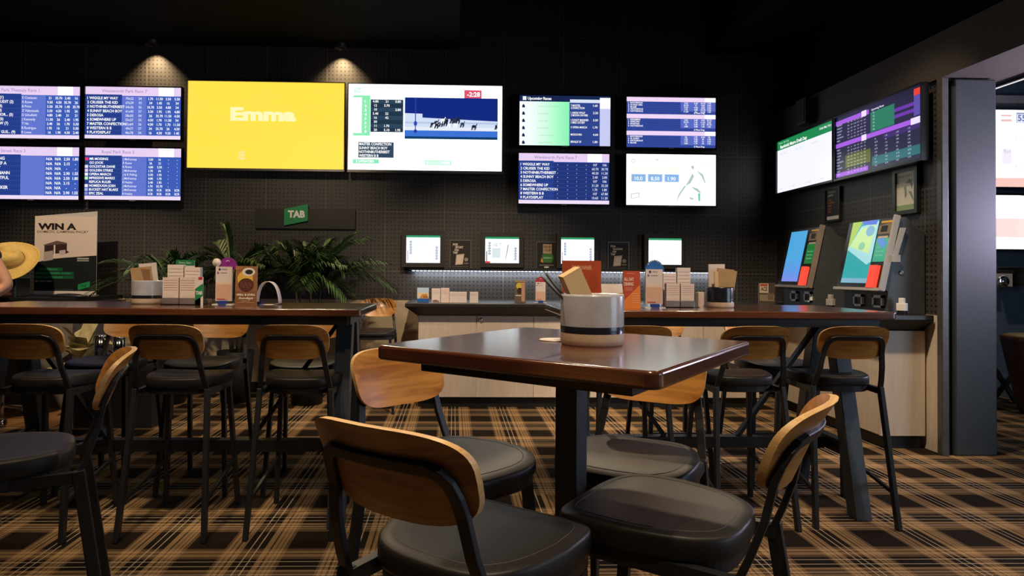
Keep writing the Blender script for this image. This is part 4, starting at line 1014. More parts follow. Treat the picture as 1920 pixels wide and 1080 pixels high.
# left table items
pot('grey pot with dark band, left end of the things on the left table', -1.62, 3.50, 'glaze_grey')
for i, (dx, dy, w, h, ty, rz, m, lb_) in enumerate(((-0.008, -0.02, 0.10, 0.150, -0.12, 0.2, 'kraft', 'brown menu card leaning in the left table pot, front one'), (0.012, 0.012, 0.088, 0.172, -0.10, 0.1, 'paper', 'white menu card leaning in the left table pot, back one'))):
    slab('menu_card', lb_, 'menu', (-1.62 + dx, 3.50 + dy, TT + 0.045), (w, 0.008, h), 0.05, ty, rz, m, (lambda c: c.poly([(0.5, 0.05), (0.95, 0.1), (0.9, 0.5), (0.6, 0.5)], ink('#9A7050'))) if m == 'kraft' else None, 'menu cards in pots')
def slip_holder(label, x, y, rz, heights, side_art, stack_lbl, group, header=True, w=0.205):
    t = thing('slip_holder', label, 'holder', (x, y, TT), rz)
    mb = MB()
    mb.box(-w / 2, w / 2, -0.055, 0.055, 0.0, 0.003, 'acrylic'); mb.box(-w / 2, w / 2, -0.058, -0.055, 0.0, 0.05, 'acrylic')
    mb.box(-w / 2, w / 2, 0.052, 0.055, 0.0, 0.13, 'acrylic'); mb.box(-w / 2, w / 2, -0.004, -0.001, 0.0, 0.10, 'acrylic')
    mb.build('acrylic_tray', t)
    if header:
        mb = MB(); c0 = -w / 2 + 0.028
        mb.box(c0, c0 + 0.10, 0.057, 0.060, 0.13, 0.235, 'paper'); c = Canvas(mb, (c0, 0.0565, 0.235), (1, 0, 0), (0, 0, -1), 0.10, 0.03, 0.0004)
        c.rect(0, 0, 1, 1, ink('#1E7A48')); c.text('Entry Slips', 0.5, 0.65, 0.35, ink('#E8F0E8'), 2, 'C'); mb.build('green_header', t)
    if side_art:
        mb = MB(); mb.box(w / 2 - 0.028, w / 2 + 0.012, -0.058, -0.054, 0.0, 0.145, 'paper')
        c = Canvas(mb, (w / 2 - 0.028, -0.0586, 0.145), (1, 0, 0), (0, 0, -1), 0.04, 0.145, 0.0004)
        c.poly([(0.0, 0.42), (1, 0.22), (1, 0.66), (0.0, 0.84)], ink('#1E8A50')); c.text('TAB', 0.5, 0.62, 0.12, ink('#F4F4F0'), 2, 'C', 0.04, width=0.8); c.rect(0.4, 0.0, 0.9, 0.09, ink('#C02A38')); mb.build('side_card', t)
    k = 0
    for row, (yy, zb) in enumerate(((0.026, 0.004), (-0.030, 0.004))):
        for col in range(2):
            hh = heights[row][col]; ww = w * 0.40
            cx = x + math.cos(rz) * ((col - 0.5) * (ww + 0.006) - 0.012) - math.sin(rz) * yy; cy = y + math.sin(rz) * ((col - 0.5) * (ww + 0.006) - 0.012) + math.cos(rz) * yy
            s = thing('slip_stack', stack_lbl[k], 'paper slips', (cx, cy, TT + zb), rz, group); k += 1
            mb = MB(); mb.box(-ww / 2, ww / 2, -0.017, 0.017, 0, hh, 'paper_pink' if row else 'paper')
            c = Canvas(mb, (-ww / 2, -0.0176, hh), (1, 0, 0), (0, 0, -1), ww, hh, 0.0004)
            for q in range(5): c.rect(0.08, 0.1 + q * 0.09, 0.92, 0.112 + q * 0.09, ink('#C8A8A0'))
            mb.build('paper_block', s)
slip_holder('clear acrylic holder full of betting slips on the left table', -1.405, 3.455, 0.0, ((0.205, 0.192), (0.138, 0.138)), True,
            ['rear left stack of slips in the left table holder', 'rear right stack of slips in the left table holder', 'front left stack of slips in the left table holder', 'front right stack of slips in the left table holder'], 'slip stacks in the left holder')
def tall_holder(label, x, y, top, disc_side, zt=TT, h=0.20, w=0.092, rz=0.0):
    t = thing('leaflet_holder', label, 'holder', (x, y, zt), rz)
    mb = MB(); mb.box(-w / 2 - 0.006, w / 2 + 0.006, -0.04, 0.04, 0, 0.004, 'white_plastic'); mb.box(-w / 2, w / 2, 0.0, 0.004, 0.004, h, 'acrylic'); mb.build('stand', t)
    mb = MB(); mb.box(-w * 0.22, w * 0.22, -0.045, -0.02, 0.004, 0.022, ink('#22409A')); mb.build('blue_clip', t)
    mb = MB(); mb.box(-w / 2 + 0.004, w / 2 - 0.004, -0.018, -0.002, 0.02, h, 'paper'); c = Canvas(mb, (-w / 2 + 0.004, -0.0186, h), (1, 0, 0), (0, 0, -1), w - 0.008, h - 0.02, 0.0004)
    c.text('keno', 0.55, 0.09, 0.05, ink('#3A3A4A'), 2, 'C'); c.disc(0.25, 0.075, 0.07, 0.035, ink('#4A3A6A')); c.disc(0.15, 0.18, 0.06, 0.03, ink('#8A5A8A')); c.rect(0.3, 0.17, 0.7, 0.19, ink('#9A8A98'))
    c.rect(0.03, 0.52, 0.97, 0.97, ink('#E0B498')); c.rect(0.03, 0.46, 0.97, 0.52, ink('#F0D0B8')); c.rect(0.1, 0.93, 0.6, 0.96, ink('#C84838'), 2); mb.build('leaflets', t)
    mb = MB()
    pts = [(disc_side * 0.014 + 0.052 * math.cos(a * PI / 12), 0.002, h - 0.012 + 0.062 * math.sin(a * PI / 12)) for a in range(13)]
    mb.prism(pts, (0, 0.003, 0), ink(top)); c = Canvas(mb, (disc_side * 0.014 - 0.05, 0.0012, h + 0.06), (1, 0, 0), (0, 0, -1), 0.1, 0.08, 0.0004)
    if top == '#2C6AB8':
        for q in range(9): c.disc(0.15 + 0.085 * q, 0.45 - 0.3 * math.sin(PI * (q + 0.5) / 9), 0.035, 0.045, ink(['#F0E8E0', '#8AC0E0', '#E8C070'][q % 3]), 1, 10)
    else:
        c.disc(0.5, 0.42, 0.10, 0.1, ink('#F0E0F0'), 1); c.disc(0.5, 0.46, 0.10, 0.1, ink(top), 2)
    mb.build('round_header', t)
    if top == '#8A2A8A':
        mb = MB(); mb.lathe([(0.022, 0), (0.022, 0.003)], ink('#E8E0D0'), 24, capt=True)
        for i, v in enumerate(mb.v): mb.v[i] = (v[0] - 0.042, v[2] - 0.006, v[1] + h + 0.022)
        mb.build('badge', t)
    return t
tall_holder('white leaflet holder with purple round header on the left table', -1.205, 3.47, '#8A2A8A', 1)
def grill(c):
    c.rect(0, 0, 1, 1, ink('#8A5C38'), 0); c.rect(0, 0, 1, 0.64, ink('#9A6A42'), 1)
    c.disc(0.45, 0.32, 0.36, 0.2, ink('#E8B84A'), 2); c.disc(0.5, 0.48, 0.36, 0.17, ink('#5A3028'), 3); c.disc(0.6, 0.15, 0.3, 0.11, ink('#E8E0D4'), 3); c.disc(0.62, 0.15, 0.18, 0.06, ink('#2A2420'), 4)
    c.rect(0, 0, 0.3, 0.1, ink('#B07048'), 3)
    for q in range(8): c.disc(0.28 + 0.06 * q, 0.44 + 0.05 * (q % 3), 0.05, 0.03, ink('#74443A'), 4, 8)
    c.text('GRILL & CHILL', 0.5, 0.755, 0.05, ink('#F4E8D8'), 5, 'C', 0.04, width=0.86); c.text('Sundays', 0.5, 0.845, 0.06, ink('#F4E8D8'), 5, 'C', 0.02, width=0.66, shear=0.3); c.rect(0.3, 0.89, 0.7, 0.9, ink('#E0CDB4'), 5); c.rect(0.1, 0.93, 0.9, 0.938, ink('#C8A888'), 5)
slab('menu_card', 'GRILL & CHILL food card standing on the left table', 'menu', (-1.078, 3.42, TT), (0.112, 0.006, 0.204), -0.05, 0, 0.0, 'paper_edge', grill)
t = thing('paper_loop', 'teardrop loop of white card standing at the right of the left table items', 'card', (-0.985, 3.50, TT))
pts = []
for k in range(13):
    a = k / 12
    pts.append((-0.058 + 0.004 * math.sin(a * PI) - 0.0 + 0.058 * a ** 2.2, 0, 0.01 + 0.112 * math.sin(a * PI / 2)))
loop = [(-0.03, 0, 0.001)] + pts + [(-x * 1.08, 0, z) for x, _, z in reversed(pts[:-1])] + [(0.03, 0, 0.001), (-0.03, 0, 0.0012)]
mb = MB(); mb.path(loop, 0.055, 0.002, 'paper', (0, 0, 1)) if False else None
vs = []; 
for x, y, z in loop: vs += [(x, -0.03, z), (x, 0.03, z)]
mb.add(vs, [(2 * i, 2 * i + 1, 2 * i + 3, 2 * i + 2) for i in range(len(loop) - 1)], 'paper', True)
o = mb.build('card_strip', t); s_ = o.modifiers.new('thick', 'SOLIDIFY'); s_.thickness = 0.0022
mb = MB(); mb.box(-0.05, -0.012, -0.034, -0.031, 0.004, 0.018, ink('#2A2A70')); mb.build('printed_tab', t)

# right table items
def sundown(c):
    c.rect(0, 0, 1, 1, ink('#B4481C'), 0); c.poly([(0.62, 1), (1, 0.70), (1, 1)], ink('#E88A3A'), 1)
    c.text('SUNDOWNER', 0.5, 0.19, 0.085, ink('#E8A878'), 2, 'C', 0.03, width=0.52); c.text('SUNDAY', 0.60, 0.62, 0.17, ink('#F4E4D0'), 2, 'R', 0.04, width=0.54); c.disc(0.8, 0.45, 0.12, 0.18, ink('#A84018'), 1); c.text('5pm', 0.6, 0.78, 0.07, ink('#F0B080'), 2, 'R')
    c.rect(0.36, 0.25, 0.55, 0.262, ink('#D88858'), 2)
slab('menu_card', 'large orange menu with white edge standing behind the grey pot', 'menu', (0.655, 3.30, TT), (0.20, 0.008, 0.245), -0.04, 0, 0.02, 'paper', sundown)
def allday(c):
    c.rect(0, 0, 1, 1, ink('#C04C22'), 0); c.poly([(0.0, 0.8), (1, 0.36), (1, 1), (0, 1)], ink('#E8822E'), 1); c.rect(0.2, 0.06, 0.7, 0.08, ink('#E08858'), 2)
    c.text('ALL DAY', 0.05, 0.26, 0.085, ink('#F4DCC4'), 2, bold=0.03, width=0.58); c.text('DINING', 0.05, 0.39, 0.085, ink('#F4DCC4'), 2, bold=0.03, width=0.55)
    for q in range(4): c.rect(0.1, 0.44 + 0.025 * q, 0.55, 0.447 + 0.025 * q, ink('#E8A888'), 2)
    for q in range(5): c.rect(0.5, 0.6 + 0.06 * q, 0.9, 0.61 + 0.06 * q, ink('#F8C48C'), 2)
slab('menu_card', 'narrow orange ALL DAY menu card on the right table', 'menu', (0.925, 3.345, TT), (0.092, 0.006, 0.195), -0.05, 0, 0.12, 'paper_edge', allday)
t = thing('tent_card', 'folded cream tent card with purple foot between the two orange menus', 'card', (0.835, 3.44, TT), 0.25)
mb = MB(); mb.prism([(-0.062, 0.04, 0), (-0.062, -0.04, 0), (-0.062, -0.015, 0.125), (-0.062, 0.015, 0.125)], (0.124, 0, 0), 'paper'); mb.build('folded_card', t)
mb = MB(); mb.box(0.02, 0.07, -0.052, -0.042, 0.0, 0.022, ink('#3A2A8A')); mb.build('purple_foot', t)
mb = MB(); c = Canvas(mb, Vector((-0.062, -0.0166, 0.125)), (1, 0, 0), (0, -0.196, -0.98), 0.124, 0.127, 0.0005); c.poly([(0.4, 0.5), (0.95, 0.35), (1, 0.85), (0.5, 0.85)], ink('#D8A840'), 1); c.rect(0.6, 0.62, 0.85, 0.85, ink('#6A4A3A'), 2); mb.build('print', t)
tall_holder('white leaflet holder with blue spotted header on the right table', 1.065, 3.44, '#2C6AB8', 0.6, h=0.205, w=0.098)
slip_holder('clear acrylic holder full of betting slips on the right table', 1.235, 3.52, 0.0, ((0.182, 0.212), (0.125, 0.125)), False,
            ['rear left stack of slips in the right table holder', 'rear right stack of slips in the right table holder, tallest', 'front left stack of slips in the right table holder', 'front right stack of slips in the right table holder'], 'slip stacks in the right holder', header=False, w=0.18)
slab('slip_box', 'low acrylic box of pink slips between the right holder and the right pot', 'holder', (1.425, 3.66, TT), (0.085, 0.05, 0.08), 0, 0, 0, 'paper_pink')
pot('dark glazed pot with tan base at the right of the right table items', 1.458, 3.52, 'glaze_navy', 0.072, 0.112)
for dx, dy, w, h, ty, rz, m, lb_ in ((0.018, -0.018, 0.098, 0.165, 0.22, -0.1, 'kraft', 'brown card leaning right in the dark pot, front one'), (0.020, 0.0, 0.095, 0.170, 0.18, 0.05, 'kraft', 'brown card in the dark pot, behind the front brown card'),
                                     (-0.012, 0.03, 0.09, 0.195, -0.03, 0.0, 'paper', 'white sheet standing at the back of the dark pot'), (-0.042, -0.02, 0.02, 0.155, -0.08, 0.0, 'tan_board', 'thin tan strip standing at the left rim of the dark pot')):
    slab('menu_card', lb_, 'menu', (1.458 + dx * 0.6, 3.52 + dy, TT + 0.042), (w, 0.008, h), 0.04, ty * 0.6, rz, m, None, 'menu cards in pots')

# ================================================================== THINGS ON THE COUNTER
def at_counter(px, Y): return aty(px, 566, Y).x
def beach(c):
    c.rect(0, 0, 1, 1, ink('#B8D0E8'), 0); c.rect(0, 0.35, 1, 0.62, ink('#E8C89A'), 1); c.poly([(0.4, 0.45), (0.8, 0.42), (1, 0.75), (0.2, 0.75)], ink('#C88A50'), 2); c.rect(0, 0.75, 1, 1, ink('#1E5AA8'), 3)
    for q in range(3): c.rect(0.55 + q * 0.13, 0.55, 0.6 + q * 0.13, 0.72, ink('#5A3A2A'), 4)
slab('photo_card', 'small beach photo card with blue foot at the left end of the worktop', 'card', (at_counter(793, 6.05), 6.05, CT), (0.108, 0.012, 0.135), -0.06, 0, 0, 'paper', beach)
cs = [(817.5, 84, 26, 'first pink slip block from the left on the back worktop', True), (834.5, 0, 27, 'tall white slip block, second from the left on the back worktop', False), (851, 1, 20, 'short slip block in the middle of five on the back worktop', False),
      (867, 2, 20, 'fourth slip block from the left on the back worktop', False), (888.5, 3, 20, 'slip block standing apart at the right of the five on the worktop', False)]
for px, k, hpx, lb_, im in cs:
    hh = hpx * 6.05 / 1220
    def art(c, im=im):
        for q in range(3): c.rect(0.1, 0.15 + q * 0.1, 0.9, 0.165 + q * 0.1, ink('#C8A8A0'))
        if im: c.poly([(0.1, 0.85), (0.5, 0.8), (0.9, 0.9), (0.9, 0.97), (0.1, 0.97)], ink('#8A6A58'))
    slab('slip_block', lb_, 'paper slips', (at_counter(px, 6.05), 6.05 + 0.002 * (k % 3), CT), (0.078, 0.05, hh), 0, 0, 0, 'paper' if k else 'paper_pink', art, 'slip blocks on the back worktop')
def foodl(c):
    c.rect(0, 0, 1, 1, ink('#6A5A48'), 0); c.rect(0, 0, 1, 0.08, ink('#A88A60'), 1); c.disc(0.4, 0.25, 0.3, 0.15, ink('#D8C04A'), 2); c.disc(0.5, 0.48, 0.3, 0.14, ink('#3A2A28'), 2); c.rect(0.05, 0.66, 0.6, 0.7, ink('#E8DCC8'), 2); c.rect(0.62, 0.1, 0.95, 0.95, ink('#C89878'), 3)
slab('menu_card', 'small food card standing upright on the back worktop', 'menu', (at_counter(975, 6.1), 6.1, CT), (0.098, 0.02, 0.21), 0, 0, 0, 'acrylic', foodl)
tall_holder('white leaflet holder with red header on the back worktop, beside the small food card', at_counter(1013, 6.1), 6.1, '#B03048', 0.3, CT, 0.195, 0.10)
def packs(c):
    c.rect(0, 0, 1, 1, ink('#4A3A30'), 0); c.rect(0.05, 0.03, 0.6, 0.5, ink('#C8B8A0'), 1); c.rect(0.1, 0.06, 0.55, 0.16, ink('#B03028'), 2); c.text('ACE', 0.33, 0.4, 0.2, ink('#3A2A20'), 2, 'C', 0.03, width=0.4); c.rect(0.05, 0.58, 0.95, 0.9, ink('#8A7A60'), 1); c.rect(0.55, 0.5, 0.9, 0.85, ink('#6A5A48'), 2)
slab('photo_card', 'small tan card stand beside the smaller kiosk in the corner', 'card', (3.13, 6.42, CT), (0.15, 0.03, 0.20), 0, 0, -0.3, 'kraft', packs)
def dispenser(label, x, y, m, s=1.0):
    t = thing('card_dispenser', label, 'dispenser', (x, y, CT), -1.2)
    mb = MB(); mb.box(-0.034 * s, 0.034 * s, -0.02 * s, 0.02 * s, 0.03, 0.03 + 0.06 * s, m); mb.build('box', t, 0.003)
    mb = MB(); mb.box(-0.018 * s, 0.018 * s, -0.016 * s, 0.016 * s, 0.03 + 0.06 * s, 0.03 + 0.10 * s, m); mb.build('top_cap', t, 0.003)
    mb = MB(); mb.box(-0.028 * s, 0.028 * s, -0.018 * s, 0.018 * s, 0.0, 0.03, 'plastic_black'); mb.build('black_foot', t)
dispenser('white dispenser on a black foot at the right end of the counter', 3.17, 4.515, 'white_plastic', 0.9)
dispenser('grey dispenser standing between the two kiosks', 3.12, 5.30, 'grey_plastic', 0.9)

# box fixed high on the side wall
t = thing('wall_speaker', 'small brownish box fixed high on the dark side wall', 'speaker', (3.36, 6.05, 2.66))
mb = MB(); mb.box(-0.09, 0.03, -0.09, 0.09, 0, 0.24, 'beam'); mb.build('cabinet', t, 0.006)
mb = MB(); mb.box(-0.096, -0.09, -0.075, 0.075, 0.02, 0.22, 'frame_dark'); mb.build('grille', t)

# ================================================================== PLANTS
def palm(label, x, y, pot_r, pot_h, stems, fronds, seed):
    rr = random.Random(seed)
    t = thing('potted_palm', label, 'plant', (x, y, 0), 0, 'palms behind the left table')
    mb = MB(); mb.lathe([(pot_r * 0.75, 0), (pot_r, pot_h), (pot_r * 0.93, pot_h), (pot_r * 0.9, pot_h - 0.05), (0.001, pot_h - 0.05)], 'plant_pot', 28); mb.build('pot', t)
    mb = MB(); mb.lathe([(pot_r * 0.9, pot_h - 0.05), (0.001, pot_h - 0.03)], 'soil', 20, capb=False); mb.build('soil', t)
    sm = MB(); tops = []
    for k in range(stems):
        a = 2 * PI * k / stems + rr.uniform(-.3, .3); r0 = pot_r * 0.3; h = rr.uniform(0.97, 1.12)
        p0 = Vector((r0 * math.cos(a), r0 * math.sin(a), pot_h - 0.05)); p1 = Vector((r0 * 2.0 * math.cos(a), r0 * 1.6 * math.sin(a), h))
        sm.tube([p0, p0.lerp(p1, .5) + Vector((0, 0, .02)), p1], [0.012, 0.010, 0.008], 'leaf_stem', 6); tops.append(p1)
    sm.build('cane', t)
    fm = MB()
    for az, el, L, droop in fronds:
        b = tops[rr.randrange(len(tops))]
        pts = []
        n = 14
        for i in range(n + 1):
            s = i / n; r = L * s * math.cos(el) * (1 + 0.15 * s); z = L * s * math.sin(el) - droop * L * s * s
            pts.append(b + Vector((r * math.cos(az), r * math.sin(az) * 0.5, z)))
        fm.tube(pts, [0.005 * (1 - 0.7 * i / n) for i in range(n + 1)], 'leaf_stem', 5)
        for i in range(2, n + 1):
            for sd in (-1, 1):
                for h_ in (0.0, 0.5):
                    if i == n and h_: continue
                    p = pts[i].lerp(pts[min(i + 1, n)], h_); tg = (pts[min(i + 1, n)] - pts[i - 1]).normalized()
                    s = (i + h_) / n
                    up = Vector((0, 0, 1)); side = tg.cross(up).normalized() * sd
                    ln = (0.085 + 0.125 * math.sin(PI * min(1, s * 0.95))) * rr.uniform(0.85, 1.15) * (L / 0.6)
                    d1 = (side * 0.72 + tg * 0.75 + up * rr.uniform(0.0, 0.22)).normalized(); d2 = (d1 + Vector((0, 0, -0.55))).normalized()
                    wv = d1.cross(up).normalized() * 0.0065
                    m1 = p + d1 * ln * 0.55; e = m1 + d2 * ln * 0.5
                    fm.add([p - wv * .5, p + wv * .5, m1 + wv, m1 - wv, e], [(0, 1, 2, 3), (3, 2, 4)], 'leaf', False)
    fm.build('fronds', t)
    return t
def fr(n, seed, L0, L1, lo=0.35, hi=1.35):
    rr = random.Random(seed); return [(2 * PI * k / n + rr.uniform(-.25, .25), rr.uniform(lo, hi), rr.uniform(L0, L1), rr.uniform(0.35, 0.75)) for k in range(n)]
palm('tall bushy green palm directly below the green slanted sign', -1.36, 6.15, 0.19, 0.50, 5, fr(48, 4, 0.55, 0.90, 0.7, 1.5) + [(0.15, 1.05, 0.86, 0.35), (0.4, 1.15, 0.88, 0.3), (3.0, 0.9, 0.70, 0.5), (4.6, 0.7, 0.5, 0.5), (5.2, 0.8, 0.55, 0.5)], 11)
palm('darker palm in the middle, between the bushy palm and the low left palm', -2.05, 6.22, 0.17, 0.48, 4, fr(26, 9, 0.55, 0.85, 0.8, 1.5), 12)
palm('low arching palm behind the acrylic slip holder', -2.62, 6.15, 0.16, 0.46, 3, fr(20, 21, 0.5, 0.80, 0.6, 1.4), 13)
t = thing('leafy_plant', 'pale broad leaved plant seen under the left table', 'plant', (-3.20, 5.72, 0))
mb = MB(); mb.lathe([(0.11, 0), (0.15, 0.36), (0.135, 0.36), (0.13, 0.32), (0.001, 0.32)], 'plant_pot', 24); mb.build('pot', t)
mb = MB(); rr = random.Random(5)
for k in range(16):
    a = rr.uniform(0, 2 * PI); el = rr.uniform(0.2, 1.3); L = rr.uniform(0.22, 0.36); z0 = rr.uniform(0.34, 0.55)
    b = Vector((0.02 * math.cos(a), 0.02 * math.sin(a), z0)); d = Vector((math.cos(a) * math.cos(el), math.sin(a) * math.cos(el), math.sin(el)))
    s = d.cross(Vector((0, 0, 1))).normalized(); u = s.cross(d)
    p = [b + d * L * q + s * w * sd + u * bend for q, w, bend in ((0, .008, 0), (.35, .07, .03), (.7, .08, .01), (1.0, .01, -.07)) for sd in (-1, 1)]
    mb.add(p, [(0, 1, 3, 2), (2, 3, 5, 4), (4, 5, 7, 6)], 'pale_leaf', True)
mb.build('leaves', t)

# ================================================================== LEFT SERVICE CORNER
t = thing('service_desk', 'low service desk against the wall at the far left carrying the hat', 'desk', (-4.0, 6.25, 0))
mb = MB(); mb.box(-0.75, 0.66, -0.42, 0.44, 0.945, 0.985, 'plastic_black'); mb.build('desk_top', t, 0.004)
mb = MB(); mb.box(-0.72, 0.62, -0.36, 0.42, 0.0, 0.945, 'desk_top'); mb.build('front_panel', t)
t = thing('till_box', 'black box with copper strip and silver edges under the straw hat', 'box', (-4.02, 5.98, 0.985))
mb = MB(); mb.box(-0.14, 0.13, -0.09, 0.12, 0, 0.165, 'plastic_black'); mb.build('case', t, 0.006)
mb = MB(); mb.box(-0.12, 0.10, -0.094, -0.09, 0.015, 0.045, 'copper'); mb.build('copper_strip', t)
mb = MB(); mb.box(-0.14, 0.14, -0.097, 0.12, 0.165, 0.175, 'bezel_silver'); mb.box(0.128, 0.14, -0.097, -0.085, 0, 0.165, 'slate_metal'); mb.build('silver_edge', t)
t = thing('straw_hat', 'wide brimmed yellow straw hat resting on the black box', 'hat', (-3.96, 5.93, 1.315)); t.rotation_euler = (math.radians(52), math.radians(8), math.radians(6))
mb = MB(); n = 48; rings = []
for r, z in ((0.115, 0.0), (0.15, -0.008), (0.19, -0.012), (0.225, -0.006), (0.24, 0.006)):
    rings.append([(r * math.cos(2 * PI * k / n) * 1.0, r * 0.92 * math.sin(2 * PI * k / n), z + 0.022 * (r / 0.24) ** 2 * math.cos(4 * PI * k / n) * 1.0) for k in range(n)])
mb.loft(rings, 'straw', True, False, False); o = mb.build('brim', t); s_ = o.modifiers.new('thick', 'SOLIDIFY'); s_.thickness = 0.006
mb = MB(); rings = []
for r, z in ((0.118, 0.0), (0.112, 0.04), (0.104, 0.085), (0.088, 0.115), (0.05, 0.122), (0.012, 0.112)):
    rings.append([(r * math.cos(2 * PI * k / n), r * 0.85 * math.sin(2 * PI * k / n), z - 0.018 * max(0, math.cos(2 * PI * k / n) ** 8) * (z / 0.12)) for k in range(n)])
mb.loft(rings, 'straw', True, False, True); mb.build('crown', t)
mb = MB(); mb.loft([[(r * math.cos(2 * PI * k / n), r * 0.855 * math.sin(2 * PI * k / n), z) for k in range(n)] for r, z in ((0.121, 0.004), (0.119, 0.026))], 'kraft', True, False, False); mb.build('hat_band', t)
t = thing('computer_mouse', 'flat black mouse shaped gadget lying in front of the standing poster', 'gadget', (-3.44, 5.92, 0.985))
mb = MB(); n = 24
mb.loft([[(0.17 * k_ * math.cos(2 * PI * i / n), 0.05 * k_ * math.sin(2 * PI * i / n), z) for i in range(n)] for k_, z in ((0.9, 0), (1, 0.008), (0.9, 0.02), (0.55, 0.032), (0.1, 0.036))], 'plastic_black', True); mb.build('shell', t)
t = thing('low_cabinet', 'low dark cabinet behind the left stools carrying two canisters', 'cabinet', (-2.64, 5.35, 0))
mb = MB(); mb.box(-0.30, 0.30, -0.2, 0.2, 0.0, 0.50, 'frame_dark'); mb.build('body', t)
mb = MB(); mb.box(-0.31, 0.31, -0.21, 0.21, 0.50, 0.525, 'plastic_black'); mb.build('top', t)
for i, (x, h) in enumerate(((-2.80, 0.17), (-2.66, 0.16))):
    t = thing('canister', ['chrome canister on the low dark cabinet, left one', 'chrome canister on the low dark cabinet, right one'][i], 'canister', (x, 5.27, 0.525), 0, 'chrome canisters')
    mb = MB(); mb.lathe([(0.042, 0), (0.045, 0.005), (0.045, h)], 'chrome', 24, capt=True); mb.build('body', t)
    mb = MB(); mb.lathe([(0.048, h), (0.048, h + 0.015), (0.02, h + 0.022), (0.0, h + 0.024)], 'chrome', 24); mb.build('lid', t)
t = thing('swivel_chair', 'chrome footed swivel chair on the timber floor at the far left', 'chair', (-3.66, 5.40, 0.004), 0.3)
mb = MB(); mb.lathe([(0.19, 0.50), (0.22, 0.52), (0.22, 0.55), (0.18, 0.57), (0.0, 0.575)], 'vinyl', 28); mb.build('seat', t)
mb = MB(); mb.lathe([(0.025, 0.10), (0.025, 0.50)], 'chrome', 16); mb.build('column', t)
for k in range(5):
    a = 2 * PI * k / 5; d = Vector((math.cos(a), math.sin(a), 0))
    mb = MB(); mb.bar(d * 0.02 + Vector((0, 0, 0.115)), d * 0.27 + Vector((0, 0, 0.06)), 0.03, 0.018, 'chrome', d.cross(Vector((0, 0, 1)))); o = mb.build('base_arm', t)
    mb = MB(); c = d * 0.27; mb.tube([c + Vector((-0.012 * d.y, 0.012 * d.x, 0.026)), c + Vector((0.012 * d.y, -0.012 * d.x, 0.026))], 0.026, 'chrome', 14); mb.build('caster', o)

# person at the left edge: only one bent elbow reaches into view
def skinned(name, nodes, edges, mat, parent=None, lev=2):
    """nodes: dict key -> (pos, radius); first key is the root"""
    keys = list(nodes); me = bpy.data.meshes.new(name)
    me.from_pydata([nodes[k][0] for k in keys], [(keys.index(a), keys.index(b)) for a, b in edges], [])
    me.materials.append(MATS[mat]); o = bpy.data.objects.new(name, me); COL.objects.link(o)
    sk = o.modifiers.new('skin', 'SKIN'); sk.use_smooth_shade = True
    lay = me.skin_vertices[0] if me.skin_vertices else None
    if lay is None:
        me.attributes.new  # older meshes get the layer with the modifier
    for i, k in enumerate(keys):
        r = nodes[k][1]; me.skin_vertices[0].data[i].radius = (r, r) if not isinstance(r, tuple) else r
    me.skin_vertices[0].data[0].use_root = True
    sb = o.modifiers.new('sub', 'SUBSURF'); sb.levels = lev; sb.render_levels = lev
    if parent: o.parent = parent
    return o
PX, PY = -3.74, 5.02
P = thing('person', 'person in a dark shirt at the left edge, only a bent elbow in view', 'person', (PX, PY, 0))
body = {'pelvis': ((0, 0, 0.95), 0.15), 'waist': ((0, 0, 1.08), 0.125), 'chest': ((0, 0, 1.30), 0.15), 'neckb': ((0, 0, 1.45), 0.075), 'neck': ((0, 0.01, 1.52), 0.055), 'head0': ((0, 0.0, 1.60), 0.08), 'head1': ((0, 0.0, 1.69), 0.098), 'head2': ((0, 0.005, 1.76), 0.07)}
ed = [('pelvis', 'waist'), ('waist', 'chest'), ('chest', 'neckb'), ('neckb', 'neck'), ('neck', 'head0'), ('head0', 'head1'), ('head1', 'head2')]
for s, n_ in ((1, 'r'), (-1, 'l')):
    body.update({n_ + 'sh': ((s * 0.18, 0, 1.41), 0.065), n_ + 'el': ((s * 0.365, 0.02, 1.105), 0.050), n_ + 'fa': ((s * 0.285, -0.04, 1.04), 0.042), n_ + 'wr': ((s * 0.195, -0.10, 0.985), 0.03), n_ + 'hand': ((s * 0.155, -0.115, 0.965), (0.036, 0.02)),
                 n_ + 'hip': ((s * 0.10, 0, 0.88), 0.095), n_ + 'kn': ((s * 0.12, -0.02, 0.50), 0.062), n_ + 'ca': ((s * 0.125, 0.0, 0.33), 0.055), n_ + 'an': ((s * 0.13, 0.01, 0.09), 0.036), n_ + 'toe': ((s * 0.15, -0.14, 0.04), 0.034)})
    ed += [('chest', n_ + 'sh'), (n_ + 'sh', n_ + 'el'), (n_ + 'el', n_ + 'fa'), (n_ + 'fa', n_ + 'wr'), (n_ + 'wr', n_ + 'hand'), ('pelvis', n_ + 'hip'), (n_ + 'hip', n_ + 'kn'), (n_ + 'kn', n_ + 'ca'), (n_ + 'ca', n_ + 'an'), (n_ + 'an', n_ + 'toe')]
    for f in range(4):
        k = n_ + 'f%d' % f; a0 = Vector((s * 0.14, -0.12, 0.955))
        body[k + 'a'] = ((s * (0.125 - 0.004 * f), -0.135 + 0.0, 0.975 - 0.018 * f), 0.0095); body[k + 'b'] = ((s * (0.085 - 0.004 * f), -0.15, 0.972 - 0.021 * f), 0.008)
        ed += [(n_ + 'hand', k + 'a'), (k + 'a', k + 'b')]
    body[n_ + 'tha'] = ((s * 0.16, -0.135, 1.0), 0.010); body[n_ + 'thb'] = ((s * 0.13, -0.155, 1.02), 0.009); ed += [(n_ + 'wr', n_ + 'tha'), (n_ + 'tha', n_ + 'thb')]
skinned('body', body, ed, 'skin', P)
sh = {'hip': ((0, 0, 0.97), 0.165), 'waist': ((0, 0, 1.08), 0.142), 'chest': ((0, 0, 1.30), 0.168), 'nb': ((0, 0, 1.44), 0.09)}
